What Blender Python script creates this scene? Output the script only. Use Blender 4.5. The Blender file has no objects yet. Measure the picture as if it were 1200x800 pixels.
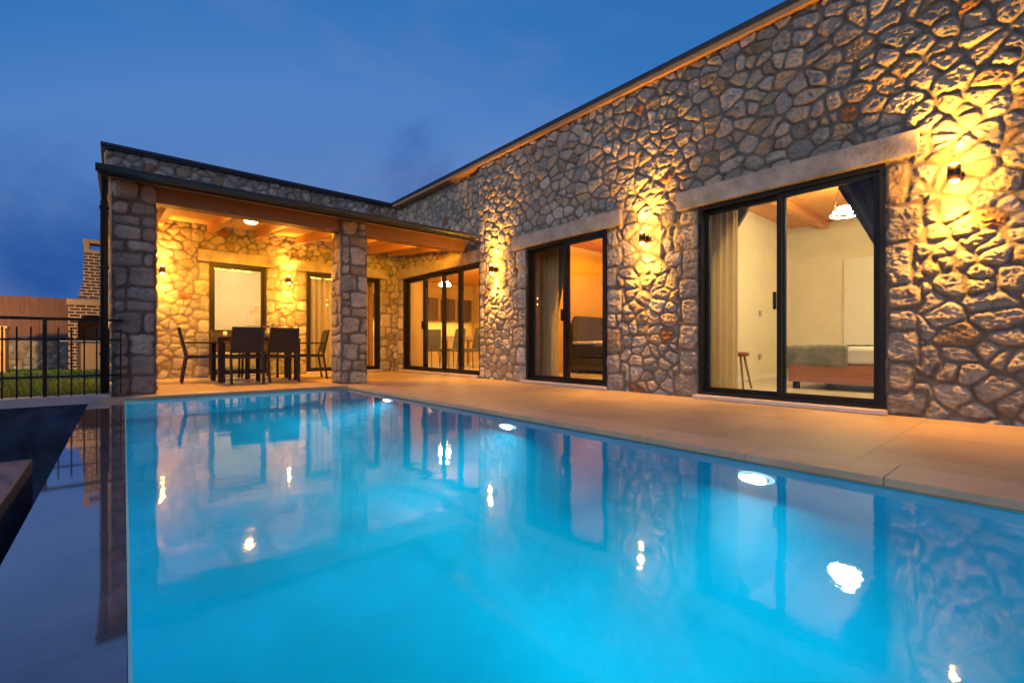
import bpy, bmesh, math, random
import numpy as np
from mathutils import Vector, Matrix

random.seed(7)
PI = math.pi
C = bpy.context.scene.collection
SC = bpy.context.scene

# ------------------------------------------------------------------ helpers
def tag(o, label=None, cat=None, group=None, kind=None):
    if label: o['label'] = label
    if cat: o['category'] = cat
    if group: o['group'] = group
    if kind: o['kind'] = kind
    return o

def empty(name, loc=(0, 0, 0), rotz=0.0, label=None, cat=None, group=None, parent=None):
    o = bpy.data.objects.new(name, None)
    C.objects.link(o)
    o.empty_display_size = 0.2
    o.location = loc
    o.rotation_euler = (0, 0, rotz)
    if parent: o.parent = parent
    return tag(o, label, cat, group)

def mesh_obj(name, me, mat, parent=None, loc=None):
    o = bpy.data.objects.new(name, me)
    if mat:
        for m in (mat if isinstance(mat, (list, tuple)) else [mat]):
            me.materials.append(m)
    C.objects.link(o)
    if parent: o.parent = parent
    if loc: o.location = loc
    return o

class MB:
    """collects shapes in one bmesh"""
    def __init__(s): s.bm = bmesh.new(); s.mi = 0
    def _f(s, vs, idx):
        for f in idx:
            try:
                ff = s.bm.faces.new([vs[i] for i in f]); ff.material_index = s.mi
            except ValueError: pass
    def box(s, x0, x1, y0, y1, z0, z1, bev=0.0):
        v = [s.bm.verts.new(p) for p in ((x0,y0,z0),(x1,y0,z0),(x1,y1,z0),(x0,y1,z0),(x0,y0,z1),(x1,y0,z1),(x1,y1,z1),(x0,y1,z1))]
        n0 = len(s.bm.faces)
        s._f(v, ((3,2,1,0),(4,5,6,7),(0,1,5,4),(1,2,6,5),(2,3,7,6),(3,0,4,7)))
        if bev > 0:
            es = set()
            for q in v:
                es.update(q.link_edges)
            r = bmesh.ops.bevel(s.bm, geom=list(es), offset=bev, segments=2, affect='EDGES', profile=0.5)
            for f in r['faces']: f.material_index = s.mi
        return s
    def bar(s, p, q, w, h=None, up=(0,0,1)):
        """rectangular bar from p to q"""
        p, q = Vector(p), Vector(q); h = h or w
        d = (q-p).normalized(); u = Vector(up)
        if abs(d.dot(u)) > .98: u = Vector((0,1,0))
        a = d.cross(u).normalized(); b = a.cross(d).normalized()
        v = []
        for c in (p, q):
            for i, j in ((-1,-1),(1,-1),(1,1),(-1,1)):
                v.append(s.bm.verts.new(c + a*(i*w/2) + b*(j*h/2)))
        s._f(v, ((3,2,1,0),(4,5,6,7),(0,1,5,4),(1,2,6,5),(2,3,7,6),(3,0,4,7)))
        return s
    def tube(s, pts, r, seg=10, cap=True):
        pts = [Vector(p) for p in pts]
        rs = r if isinstance(r, (list, tuple)) else [r]*len(pts)
        rings = []
        for i, p in enumerate(pts):
            d = (pts[min(i+1, len(pts)-1)] - pts[max(i-1, 0)]).normalized()
            u = Vector((0,0,1)) if abs(d.z) < .95 else Vector((1,0,0))
            a = d.cross(u).normalized(); b = a.cross(d).normalized()
            rings.append([s.bm.verts.new(p + a*math.cos(2*PI*k/seg)*rs[i] + b*math.sin(2*PI*k/seg)*rs[i]) for k in range(seg)])
        for i in range(len(rings)-1):
            for k in range(seg):
                f = s.bm.faces.new((rings[i][k], rings[i][(k+1)%seg], rings[i+1][(k+1)%seg], rings[i+1][k])); f.smooth = True; f.material_index = s.mi
        if cap:
            s.bm.faces.new(rings[0][::-1]).material_index = s.mi; s.bm.faces.new(rings[-1]).material_index = s.mi
        return s
    def lathe(s, prof, seg=20, c=(0,0,0)):
        c = Vector(c); rings = []
        for r, z in prof:
            rings.append([s.bm.verts.new(c + Vector((r*math.cos(2*PI*k/seg), r*math.sin(2*PI*k/seg), z))) for k in range(seg)])
        for i in range(len(rings)-1):
            for k in range(seg):
                f = s.bm.faces.new((rings[i][k], rings[i][(k+1)%seg], rings[i+1][(k+1)%seg], rings[i+1][k])); f.smooth = True; f.material_index = s.mi
        if prof[0][0] > 1e-4: s.bm.faces.new(rings[0][::-1]).material_index = s.mi
        if prof[-1][0] > 1e-4: s.bm.faces.new(rings[-1]).material_index = s.mi
        return s
    def prism(s, poly, z0, z1):
        a = [s.bm.verts.new((x, y, z0)) for x, y in poly]; b = [s.bm.verts.new((x, y, z1)) for x, y in poly]
        n = len(poly)
        s.bm.faces.new(a[::-1]).material_index = s.mi; s.bm.faces.new(b).material_index = s.mi
        for i in range(n):
            s.bm.faces.new((a[i], a[(i+1)%n], b[(i+1)%n], b[i])).material_index = s.mi
        return s
    def hexa(s, lo, hi):
        """frustum-like solid: lo and hi are 4 points each"""
        v = [s.bm.verts.new(p) for p in list(lo)+list(hi)]
        s._f(v, ((3,2,1,0),(4,5,6,7),(0,1,5,4),(1,2,6,5),(2,3,7,6),(3,0,4,7)))
        return s
    def quad(s, *p):
        v = [s.bm.verts.new(q) for q in p]; s.bm.faces.new(v).material_index = s.mi
        return s
    def build(s, name, mat, parent=None, loc=None):
        bmesh.ops.recalc_face_normals(s.bm, faces=s.bm.faces[:])
        me = bpy.data.meshes.new(name); s.bm.to_mesh(me); s.bm.free()
        return mesh_obj(name, me, mat, parent, loc)

def dup(root, loc, rotz=0.0):
    r = root.copy(); C.objects.link(r); r.location = loc; r.rotation_euler = (0, 0, rotz)
    for ch in list(root.children):
        c = ch.copy(); C.objects.link(c); c.parent = r
        for g in list(ch.children):
            d = g.copy(); C.objects.link(d); d.parent = c
    return r

# ------------------------------------------------------------------ materials
def new_mat(name):
    m = bpy.data.materials.new(name); m.use_nodes = True
    nt = m.node_tree; b = nt.nodes['Principled BSDF']
    return m, nt, b

def N(nt, t, **kw):
    n = nt.nodes.new(t)
    for k, v in kw.items():
        if k.startswith('i_'):
            n.inputs[k[2:].replace('_', ' ')].default_value = v
        else: setattr(n, k, v)
    return n

def ramp(nt, fac, stops):
    r = nt.nodes.new('ShaderNodeValToRGB')
    el = r.color_ramp.elements
    while len(el) < len(stops): el.new(0.5)
    for e, (p, c) in zip(el, stops): e.position = p; e.color = (*c, 1)
    nt.links.new(fac, r.inputs['Fac'])
    return r.outputs['Color']

def simple(name, col, rough=0.6, metal=0.0, var=0.12, scale=9.0, bump=0.0, bscale=60.0, spec=0.5, coat=0.0):
    m, nt, b = new_mat(name)
    tc = N(nt, 'ShaderNodeTexCoord')
    nz = N(nt, 'ShaderNodeTexNoise', i_Scale=scale, i_Detail=5.0, i_Roughness=0.6)
    nt.links.new(tc.outputs['Object'], nz.inputs['Vector'])
    lo = tuple(c*(1-var) for c in col); hi = tuple(min(1, c*(1+var)) for c in col)
    nt.links.new(ramp(nt, nz.outputs['Fac'], [(0.3, lo), (0.7, hi)]), b.inputs['Base Color'])
    mr = N(nt, 'ShaderNodeMapRange'); mr.inputs['To Min'].default_value = max(0.02, rough*0.82); mr.inputs['To Max'].default_value = min(1, rough*1.18)
    nt.links.new(nz.outputs['Fac'], mr.inputs['Value']); nt.links.new(mr.outputs['Result'], b.inputs['Roughness'])
    b.inputs['Metallic'].default_value = metal
    b.inputs['Specular IOR Level'].default_value = spec
    b.inputs['Coat Weight'].default_value = coat
    if bump > 0:
        n2 = N(nt, 'ShaderNodeTexNoise', i_Scale=bscale, i_Detail=4.0)
        nt.links.new(tc.outputs['Object'], n2.inputs['Vector'])
        bp = N(nt, 'ShaderNodeBump', i_Strength=bump, i_Distance=0.01)
        nt.links.new(n2.outputs['Fac'], bp.inputs['Height']); nt.links.new(bp.outputs['Normal'], b.inputs['Normal'])
    return m

def wood(name, c0, c1, axis=0, rough=0.5, scale=3.0, plank=0.0):
    m, nt, b = new_mat(name)
    tc = N(nt, 'ShaderNodeTexCoord'); mp = N(nt, 'ShaderNodeMapping')
    sc = [14.0]*3; sc[axis] = 0.9
    mp.inputs['Scale'].default_value = sc
    nt.links.new(tc.outputs['Object'], mp.inputs['Vector'])
    nz = N(nt, 'ShaderNodeTexNoise', i_Scale=scale, i_Detail=6.0, i_Roughness=0.6, i_Distortion=0.6)
    nt.links.new(mp.outputs['Vector'], nz.inputs['Vector'])
    nt.links.new(ramp(nt, nz.outputs['Fac'], [(0.3, c0), (0.7, c1)]), b.inputs['Base Color'])
    b.inputs['Roughness'].default_value = rough
    bp = N(nt, 'ShaderNodeBump', i_Strength=0.25, i_Distance=0.004)
    nt.links.new(nz.outputs['Fac'], bp.inputs['Height']); nt.links.new(bp.outputs['Normal'], b.inputs['Normal'])
    return m

def emit(name, col, strength):
    m, nt, b = new_mat(name)
    b.inputs['Base Color'].default_value = (0.8, 0.8, 0.8, 1)
    b.inputs['Emission Color'].default_value = (*col, 1); b.inputs['Emission Strength'].default_value = strength
    return m

# stone: per-stone colour attribute + procedural mottling and bump
def stone_mat():
    m, nt, b = new_mat('rubble_stone')
    at = N(nt, 'ShaderNodeAttribute'); at.attribute_name = 'stone'
    tc = N(nt, 'ShaderNodeTexCoord')
    n1 = N(nt, 'ShaderNodeTexNoise', i_Scale=7.0, i_Detail=8.0, i_Roughness=0.68)
    n2 = N(nt, 'ShaderNodeTexNoise', i_Scale=38.0, i_Detail=6.0, i_Roughness=0.7)
    for n in (n1, n2): nt.links.new(tc.outputs['Object'], n.inputs['Vector'])
    c1 = ramp(nt, n1.outputs['Fac'], [(0.28, (0.55, 0.52, 0.50)), (0.5, (1.0, 1.0, 1.0)), (0.72, (1.25, 1.2, 1.12))])
    c2 = ramp(nt, n2.outputs['Fac'], [(0.3, (0.72, 0.72, 0.72)), (0.6, (1.1, 1.1, 1.1))])
    mx = N(nt, 'ShaderNodeMixRGB', blend_type='MULTIPLY'); mx.inputs[0].default_value = 1
    nt.links.new(at.outputs['Color'], mx.inputs[1]); nt.links.new(c1, mx.inputs[2])
    mx2 = N(nt, 'ShaderNodeMixRGB', blend_type='MULTIPLY'); mx2.inputs[0].default_value = 0.8
    nt.links.new(mx.outputs[0], mx2.inputs[1]); nt.links.new(c2, mx2.inputs[2])
    nt.links.new(mx2.outputs[0], b.inputs['Base Color'])
    b.inputs['Roughness'].default_value = 0.86; b.inputs['Specular IOR Level'].default_value = 0.25
    n3 = N(nt, 'ShaderNodeTexNoise', i_Scale=22.0, i_Detail=10.0, i_Roughness=0.78)
    nt.links.new(tc.outputs['Object'], n3.inputs['Vector'])
    bp = N(nt, 'ShaderNodeBump', i_Strength=1.0, i_Distance=0.036)
    nt.links.new(n3.outputs['Fac'], bp.inputs['Height']); nt.links.new(bp.outputs['Normal'], b.inputs['Normal'])
    return m

def deck_mat():
    m, nt, b = new_mat('deck_stone')
    tc = N(nt, 'ShaderNodeTexCoord')
    mp = N(nt, 'ShaderNodeMapping'); mp.inputs['Location'].default_value = (0.27, 0.1, 0)
    nt.links.new(tc.outputs['Object'], mp.inputs['Vector'])
    bk = N(nt, 'ShaderNodeTexBrick', i_Scale=1.0)
    bk.inputs['Brick Width'].default_value = 0.8; bk.inputs['Row Height'].default_value = 0.8; bk.inputs['Mortar Size'].default_value = 0.0035
    bk.inputs['Color1'].default_value = (0.385, 0.30, 0.195, 1); bk.inputs['Color2'].default_value = (0.455, 0.36, 0.235, 1); bk.inputs['Mortar'].default_value = (0.22, 0.175, 0.12, 1)
    bk.offset = 0.5
    nt.links.new(mp.outputs['Vector'], bk.inputs['Vector'])
    nz = N(nt, 'ShaderNodeTexNoise', i_Scale=2.2, i_Detail=9.0, i_Roughness=0.68)
    nt.links.new(tc.outputs['Object'], nz.inputs['Vector'])
    c = ramp(nt, nz.outputs['Fac'], [(0.3, (0.78, 0.76, 0.74)), (0.7, (1.08, 1.06, 1.04))])
    mx = N(nt, 'ShaderNodeMixRGB', blend_type='MULTIPLY'); mx.inputs[0].default_value = 1
    nt.links.new(bk.outputs['Color'], mx.inputs[1]); nt.links.new(c, mx.inputs[2])
    nt.links.new(mx.outputs[0], b.inputs['Base Color'])
    rr = N(nt, 'ShaderNodeMapRange'); rr.inputs['To Min'].default_value = 0.38; rr.inputs['To Max'].default_value = 0.62
    nt.links.new(nz.outputs['Fac'], rr.inputs['Value']); nt.links.new(rr.outputs['Result'], b.inputs['Roughness'])
    n2 = N(nt, 'ShaderNodeTexNoise', i_Scale=90.0, i_Detail=4.0); nt.links.new(tc.outputs['Object'], n2.inputs['Vector'])
    bp = N(nt, 'ShaderNodeBump', i_Strength=0.18, i_Distance=0.004)
    nt.links.new(n2.outputs['Fac'], bp.inputs['Height']); nt.links.new(bp.outputs['Normal'], b.inputs['Normal'])
    return m

def brick_mat(name, c1, c2, mort, scale=1.0, w=0.2, h=0.075, msz=0.012):
    m, nt, b = new_mat(name)
    tc = N(nt, 'ShaderNodeTexCoord')
    sp = N(nt, 'ShaderNodeSeparateXYZ'); nt.links.new(tc.outputs['Object'], sp.inputs[0])
    ad = N(nt, 'ShaderNodeMath', operation='ADD'); nt.links.new(sp.outputs['X'], ad.inputs[0]); nt.links.new(sp.outputs['Y'], ad.inputs[1])
    cb = N(nt, 'ShaderNodeCombineXYZ'); nt.links.new(ad.outputs[0], cb.inputs['X']); nt.links.new(sp.outputs['Z'], cb.inputs['Y'])
    bk = N(nt, 'ShaderNodeTexBrick', i_Scale=scale)
    bk.inputs['Brick Width'].default_value = w; bk.inputs['Row Height'].default_value = h; bk.inputs['Mortar Size'].default_value = msz
    bk.inputs['Color1'].default_value = (*c1, 1); bk.inputs['Color2'].default_value = (*c2, 1); bk.inputs['Mortar'].default_value = (*mort, 1)
    nt.links.new(cb.outputs[0], bk.inputs['Vector']); nt.links.new(bk.outputs['Color'], b.inputs['Base Color'])
    b.inputs['Roughness'].default_value = 0.85
    bp = N(nt, 'ShaderNodeBump', i_Strength=0.6, i_Distance=0.008, invert=True)
    nt.links.new(bk.outputs['Fac'], bp.inputs['Height']); nt.links.new(bp.outputs['Normal'], b.inputs['Normal'])
    return m

def glass_mat():
    m, nt, b = new_mat('window_glass'); nt.nodes.remove(b)
    out = nt.nodes['Material Output']
    lw = N(nt, 'ShaderNodeLayerWeight', i_Blend=0.5)
    pw = N(nt, 'ShaderNodeMath', operation='POWER'); pw.inputs[1].default_value = 4.0
    nt.links.new(lw.outputs['Facing'], pw.inputs[0])
    ma = N(nt, 'ShaderNodeMath', operation='MULTIPLY_ADD'); ma.inputs[1].default_value = 0.85; ma.inputs[2].default_value = 0.05
    nt.links.new(pw.outputs[0], ma.inputs[0])
    tr = N(nt, 'ShaderNodeBsdfTransparent'); tr.inputs[0].default_value = (0.93, 0.95, 0.94, 1)
    gl = N(nt, 'ShaderNodeBsdfGlossy'); gl.inputs['Roughness'].default_value = 0.0
    mx = N(nt, 'ShaderNodeMixShader')
    nt.links.new(ma.outputs[0], mx.inputs[0]); nt.links.new(tr.outputs[0], mx.inputs[1]); nt.links.new(gl.outputs[0], mx.inputs[2])
    nt.links.new(mx.outputs[0], out.inputs['Surface'])
    return m

def sheer_mat(name, col, transp=0.18):
    m, nt, b = new_mat(name); nt.nodes.remove(b)
    out = nt.nodes['Material Output']
    tc = N(nt, 'ShaderNodeTexCoord'); nz = N(nt, 'ShaderNodeTexNoise', i_Scale=30.0, i_Detail=3.0); nt.links.new(tc.outputs['Object'], nz.inputs['Vector'])
    cc = ramp(nt, nz.outputs['Fac'], [(0.3, tuple(c*0.92 for c in col)), (0.7, col)])
    df = N(nt, 'ShaderNodeBsdfDiffuse'); tl = N(nt, 'ShaderNodeBsdfTranslucent'); tr = N(nt, 'ShaderNodeBsdfTransparent')
    nt.links.new(cc, df.inputs[0]); nt.links.new(cc, tl.inputs[0])
    a = N(nt, 'ShaderNodeMixShader'); a.inputs[0].default_value = 0.72
    nt.links.new(df.outputs[0], a.inputs[1]); nt.links.new(tl.outputs[0], a.inputs[2])
    c = N(nt, 'ShaderNodeMixShader'); c.inputs[0].default_value = transp
    nt.links.new(a.outputs[0], c.inputs[1]); nt.links.new(tr.outputs[0], c.inputs[2])
    nt.links.new(c.outputs[0], out.inputs['Surface'])
    return m

def water_mat():
    m, nt, b = new_mat('pool_water')
    b.inputs['Base Color'].default_value = (1, 1, 1, 1)
    b.inputs['Transmission Weight'].default_value = 1.0; b.inputs['IOR'].default_value = 1.27; b.inputs['Roughness'].default_value = 0.03
    tc = N(nt, 'ShaderNodeTexCoord')
    n1 = N(nt, 'ShaderNodeTexNoise', i_Scale=1.6, i_Detail=2.0, i_Roughness=0.45)
    n2 = N(nt, 'ShaderNodeTexNoise', i_Scale=9.0, i_Detail=2.0, i_Roughness=0.5)
    n3 = N(nt, 'ShaderNodeTexNoise', i_Scale=0.55, i_Detail=2.0)
    for n in (n1, n2, n3): nt.links.new(tc.outputs['Object'], n.inputs['Vector'])
    # small ripples live only in patches
    pr = N(nt, 'ShaderNodeMapRange'); pr.inputs['From Min'].default_value = 0.45; pr.inputs['From Max'].default_value = 0.65
    nt.links.new(n3.outputs['Fac'], pr.inputs['Value'])
    mu = N(nt, 'ShaderNodeMath', operation='MULTIPLY'); nt.links.new(n2.outputs['Fac'], mu.inputs[0]); nt.links.new(pr.outputs['Result'], mu.inputs[1])
    ad = N(nt, 'ShaderNodeMath', operation='MULTIPLY_ADD'); ad.inputs[1].default_value = 0.24
    nt.links.new(mu.outputs[0], ad.inputs[0]); nt.links.new(n1.outputs['Fac'], ad.inputs[2])
    n4 = N(nt, 'ShaderNodeTexNoise', i_Scale=24.0, i_Detail=3.0, i_Roughness=0.6); nt.links.new(tc.outputs['Object'], n4.inputs['Vector'])
    a4 = N(nt, 'ShaderNodeMath', operation='MULTIPLY_ADD'); a4.inputs[1].default_value = 0.05
    nt.links.new(n4.outputs['Fac'], a4.inputs[0]); nt.links.new(ad.outputs[0], a4.inputs[2])
    bp = N(nt, 'ShaderNodeBump', i_Strength=WATER_BUMP, i_Distance=0.05)
    nt.links.new(a4.outputs[0], bp.inputs['Height']); nt.links.new(bp.outputs['Normal'], b.inputs['Normal'])
    return m
WATER_BUMP = 0.09

M = {}
M['stone'] = stone_mat()
M['deck'] = deck_mat()
M['glass'] = glass_mat()
M['edgeslab'] = simple('sandy_edge_slab', (0.44, 0.355, 0.245), 0.55, var=0.16, scale=3.5, bump=0.2, bscale=70)
M['water'] = water_mat()
M['lintel'] = simple('limestone_render', (0.33, 0.30, 0.25), 0.85, var=0.32, scale=6, bump=0.5, bscale=28)
M['sill'] = simple('pale_stone_sill', (0.52, 0.46, 0.42), 0.6, bump=0.1)
M['frame'] = simple('anthracite_aluminium', (0.010, 0.011, 0.012), 0.45, 0.0, var=0.15, spec=0.22)
M['iron'] = simple('black_iron', (0.008, 0.008, 0.009), 0.6, 0.0, bump=0.08, bscale=80, spec=0.25)
M['gutter'] = simple('dark_gutter_metal', (0.03, 0.04, 0.045), 0.4, 0.3, bump=0.05)
M['roofmetal'] = simple('dark_roof_flashing', (0.035, 0.04, 0.05), 0.5, 0.2)
M['fascia'] = wood('golden_fascia_wood', (0.36, 0.20, 0.08), (0.50, 0.30, 0.13), axis=1)
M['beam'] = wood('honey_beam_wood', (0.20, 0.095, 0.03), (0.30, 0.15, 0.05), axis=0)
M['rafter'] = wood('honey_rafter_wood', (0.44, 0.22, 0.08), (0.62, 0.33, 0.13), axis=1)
M['boards'] = wood('pine_board_ceiling', (0.58, 0.33, 0.13), (0.74, 0.45, 0.20), axis=1)
M['roomceil'] = wood('room_pine_ceiling', (0.58, 0.25, 0.055), (0.72, 0.34, 0.09), axis=0)
M['plaster'] = simple('cream_room_plaster', (0.72, 0.66, 0.55), 0.85, var=0.05, scale=3, bump=0.05)
M['plaster_warm'] = simple('ochre_room_plaster', (0.64, 0.42, 0.15), 0.85, var=0.06, scale=3, bump=0.05)
M['render'] = simple('grey_outer_render', (0.38, 0.36, 0.33), 0.9, var=0.1, scale=2, bump=0.2)
M['roomfloor'] = simple('cream_floor_tile', (0.58, 0.52, 0.44), 0.3, var=0.06, scale=2)
M['tile'] = simple('blue_pool_mosaic', (0.001, 0.41, 0.62), 0.9, var=0.17, scale=1.1, spec=0.0)  # mottling painted into the tile colour to suggest caustic light
M['coping'] = simple('wet_dark_coping', (0.12, 0.11, 0.13), 0.07, var=0.3, scale=6, spec=0.6, coat=1.0)
M['poolrim'] = simple('turquoise_rim_tile', (0.25, 0.75, 0.74), 0.25, var=0.1)
M['ledge'] = simple('grey_cast_ledge', (0.06, 0.075, 0.12), 0.7, var=0.15, bump=0.2)
M['darktile'] = simple('dark_wet_slate', (0.035, 0.05, 0.085), 0.22, var=0.5, scale=5, bump=0.7, bscale=9)
M['soil'] = simple('dark_earth', (0.06, 0.05, 0.045), 0.95, var=0.3, scale=3, bump=0.4, bscale=20)
M['kerb'] = simple('pale_concrete_kerb', (0.36, 0.33, 0.34), 0.75, var=0.12, bump=0.2)
M['lawn'] = simple('lawn_soil', (0.045, 0.075, 0.015), 0.95, var=0.35, scale=8, bump=0.5, bscale=60)
M['blade'] = simple('grass_blade', (0.095, 0.17, 0.02), 0.7, var=0.45, scale=1.5)
M['fencewood'] = wood('red_brown_fence_wood', (0.15, 0.065, 0.035), (0.26, 0.125, 0.07), axis=2, rough=0.75)
M['brick'] = brick_mat('dark_red_brick', (0.10, 0.035, 0.022), (0.15, 0.055, 0.03), (0.70, 0.50, 0.28))
M['ochre'] = simple('ochre_plaster', (0.60, 0.36, 0.14), 0.85, var=0.1, bump=0.15)
M['refract'] = simple('pale_chimney_cap', (0.58, 0.36, 0.17), 0.85, var=0.1, bump=0.15)
M['soot'] = simple('sooty_hearth', (0.16, 0.09, 0.045), 0.95, var=0.3, bump=0.3)
M['marble'] = simple('pale_counter_slab', (0.62, 0.56, 0.50), 0.4, var=0.1)
M['chairframe'] = simple('dark_brown_metal', (0.018, 0.011, 0.008), 0.42, 0.1, var=0.2)
M['sling'] = simple('dark_brown_textilene', (0.020, 0.014, 0.010), 0.7, var=0.25, scale=60, bump=0.4, bscale=220)
M['tabletop'] = simple('dark_slatted_top', (0.045, 0.026, 0.018), 0.5, var=0.2, scale=20)
M['lampbody'] = simple('bronze_lamp_body', (0.05, 0.028, 0.014), 0.4, 0.6, var=0.2)
M['lamplens'] = emit('warm_lamp_lens', (1.0, 0.62, 0.18), 9)
M['downlens'] = emit('warm_downlight_lens', (1.0, 0.72, 0.30), 9)
M['fillstrip_lens'] = emit('warm_fill_strip_glow', (1.0, 0.5, 0.1), 4)
M['poollens'] = emit('cool_pool_lamp_lens', (0.75, 0.95, 1.0), 22)
M['poolhalo'] = emit('painted_pool_halo', (0.25, 0.8, 1.0), 0.9)  # glow colour standing in for light scattered in the water
M['poolring'] = simple('steel_lamp_ring', (0.5, 0.5, 0.5), 0.3, 1.0)
M['roomlens'] = emit('white_room_lamp', (1.0, 0.88, 0.62), 7)
M['warmbulb'] = emit('warm_bulb', (1.0, 0.7, 0.3), 8)
M['sheer'] = sheer_mat('sheer_voile', (0.80, 0.69, 0.44), 0.14)
M['drape'] = simple('slate_grey_drape', (0.16, 0.145, 0.12), 0.9, var=0.15, bump=0.2, bscale=120)
M['drape_warm'] = simple('amber_drape', (0.45, 0.24, 0.07), 0.9, var=0.15, bump=0.2, bscale=120)
M['bedwood'] = wood('cherry_bed_wood', (0.34, 0.12, 0.06), (0.46, 0.19, 0.10), axis=1)
M['sheet'] = simple('white_bed_linen', (0.74, 0.70, 0.62), 0.9, var=0.05, bump=0.15, bscale=25)
M['throw'] = simple('olive_grey_throw', (0.22, 0.21, 0.17), 0.95, var=0.35, scale=7, bump=0.4, bscale=90)
M['throw_dark'] = simple('charcoal_cover', (0.05, 0.05, 0.05), 0.95, var=0.3, scale=7, bump=0.4, bscale=90)
M['headboard'] = simple('charcoal_headboard', (0.05, 0.05, 0.055), 0.8, var=0.15, bump=0.2)
M['stoolseat'] = simple('red_brown_seat', (0.26, 0.06, 0.03), 0.5, var=0.15)
M['stoolleg'] = wood('amber_leg_wood', (0.22, 0.12, 0.05), (0.32, 0.19, 0.08), axis=2)
M['cabinet'] = simple('dark_walnut_cabinet', (0.07, 0.035, 0.018), 0.5, var=0.2)
M['counter'] = simple('cream_counter', (0.62, 0.50, 0.30), 0.4)
M['backsplash'] = simple('yellow_backsplash', (0.66, 0.52, 0.20), 0.4, var=0.08)
M['white'] = simple('white_plastic', (0.75, 0.73, 0.70), 0.4, var=0.03)
M['blackpl'] = simple('black_handle', (0.02, 0.02, 0.02), 0.35, 0.5)
M['pink'] = simple('dusty_pink_cushion', (0.42, 0.16, 0.13), 0.9, var=0.12, bump=0.2)
M['sofa'] = simple('beige_sofa_fabric', (0.42, 0.36, 0.26), 0.95, var=0.1, bump=0.25, bscale=120)
M['indoorchair'] = simple('grey_upholstery', (0.13, 0.13, 0.11), 0.9, var=0.15, bump=0.2)
M['picture'] = simple('pale_canvas', (0.70, 0.60, 0.48), 0.8, var=0.3, scale=4)
M['leaf'] = simple('olive_leaf', (0.07, 0.11, 0.025), 0.6, var=0.3, scale=20)
M['pot'] = simple('pale_green_pot', (0.30, 0.32, 0.16), 0.5, var=0.15)
M['wax'] = simple('white_wax', (0.8, 0.76, 0.68), 0.5)

# ------------------------------------------------------------------ numpy noise
def hsh(ix, iy, s):
    h = (ix.astype(np.int64)*374761393 + iy.astype(np.int64)*668265263 + s*1274126177) & 0xFFFFFFFF
    h = ((h ^ (h >> 13))*1274126177) & 0xFFFFFFFF
    h = h ^ (h >> 16)
    return (h & 0xFFFFFF)/float(0xFFFFFF)
def vnoise(x, y, s):
    ix = np.floor(x); iy = np.floor(y); fx = x-ix; fy = y-iy
    fx = fx*fx*fx*(fx*(fx*6-15)+10); fy = fy*fy*fy*(fy*(fy*6-15)+10)
    ix = ix.astype(np.int64); iy = iy.astype(np.int64)
    a = hsh(ix, iy, s); b = hsh(ix+1, iy, s); c = hsh(ix, iy+1, s); d = hsh(ix+1, iy+1, s)
    return (a*(1-fx)+b*fx)*(1-fy) + (c*(1-fx)+d*fx)*fy
def fbm(x, y, s, o=4, g=0.5):
    r = 0; a = 1; t = 0
    for k in range(o):
        r = r + a*vnoise(x, y, s+k*17); t += a; a *= g
        x, y = 1.62*x+1.17*y+3.1, -1.17*x+1.62*y+7.7
    return r/t
def ridged(x, y, s, o=3):
    r = 0; a = 1; t = 0
    for k in range(o):
        r = r + a*(1-np.abs(2*vnoise(x, y, s+k*31)-1)); t += a; a *= .5
        x, y = 1.7*x+1.1*y+1.3, -1.1*x+1.7*y+5.2
    return r/t

STONES = [(0.40,0.37,0.32),(0.46,0.42,0.36),(0.35,0.33,0.29),(0.43,0.39,0.31),(0.50,0.46,0.40),(0.38,0.35,0.32),(0.46,0.40,0.30),(0.42,0.33,0.22),(0.33,0.33,0.31)]
RUST = (0.33,0.17,0.09)
def stone_col(r1, r2):
    base = np.array(STONES)[np.minimum((r1*len(STONES)).astype(int), len(STONES)-1)]
    col = base*(0.74+0.50*r2[:, None])
    ru = (r2 > 0.975)
    col[ru] = np.array(RUST)
    return col
MORTAR = np.array((0.20, 0.178, 0.15))

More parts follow.
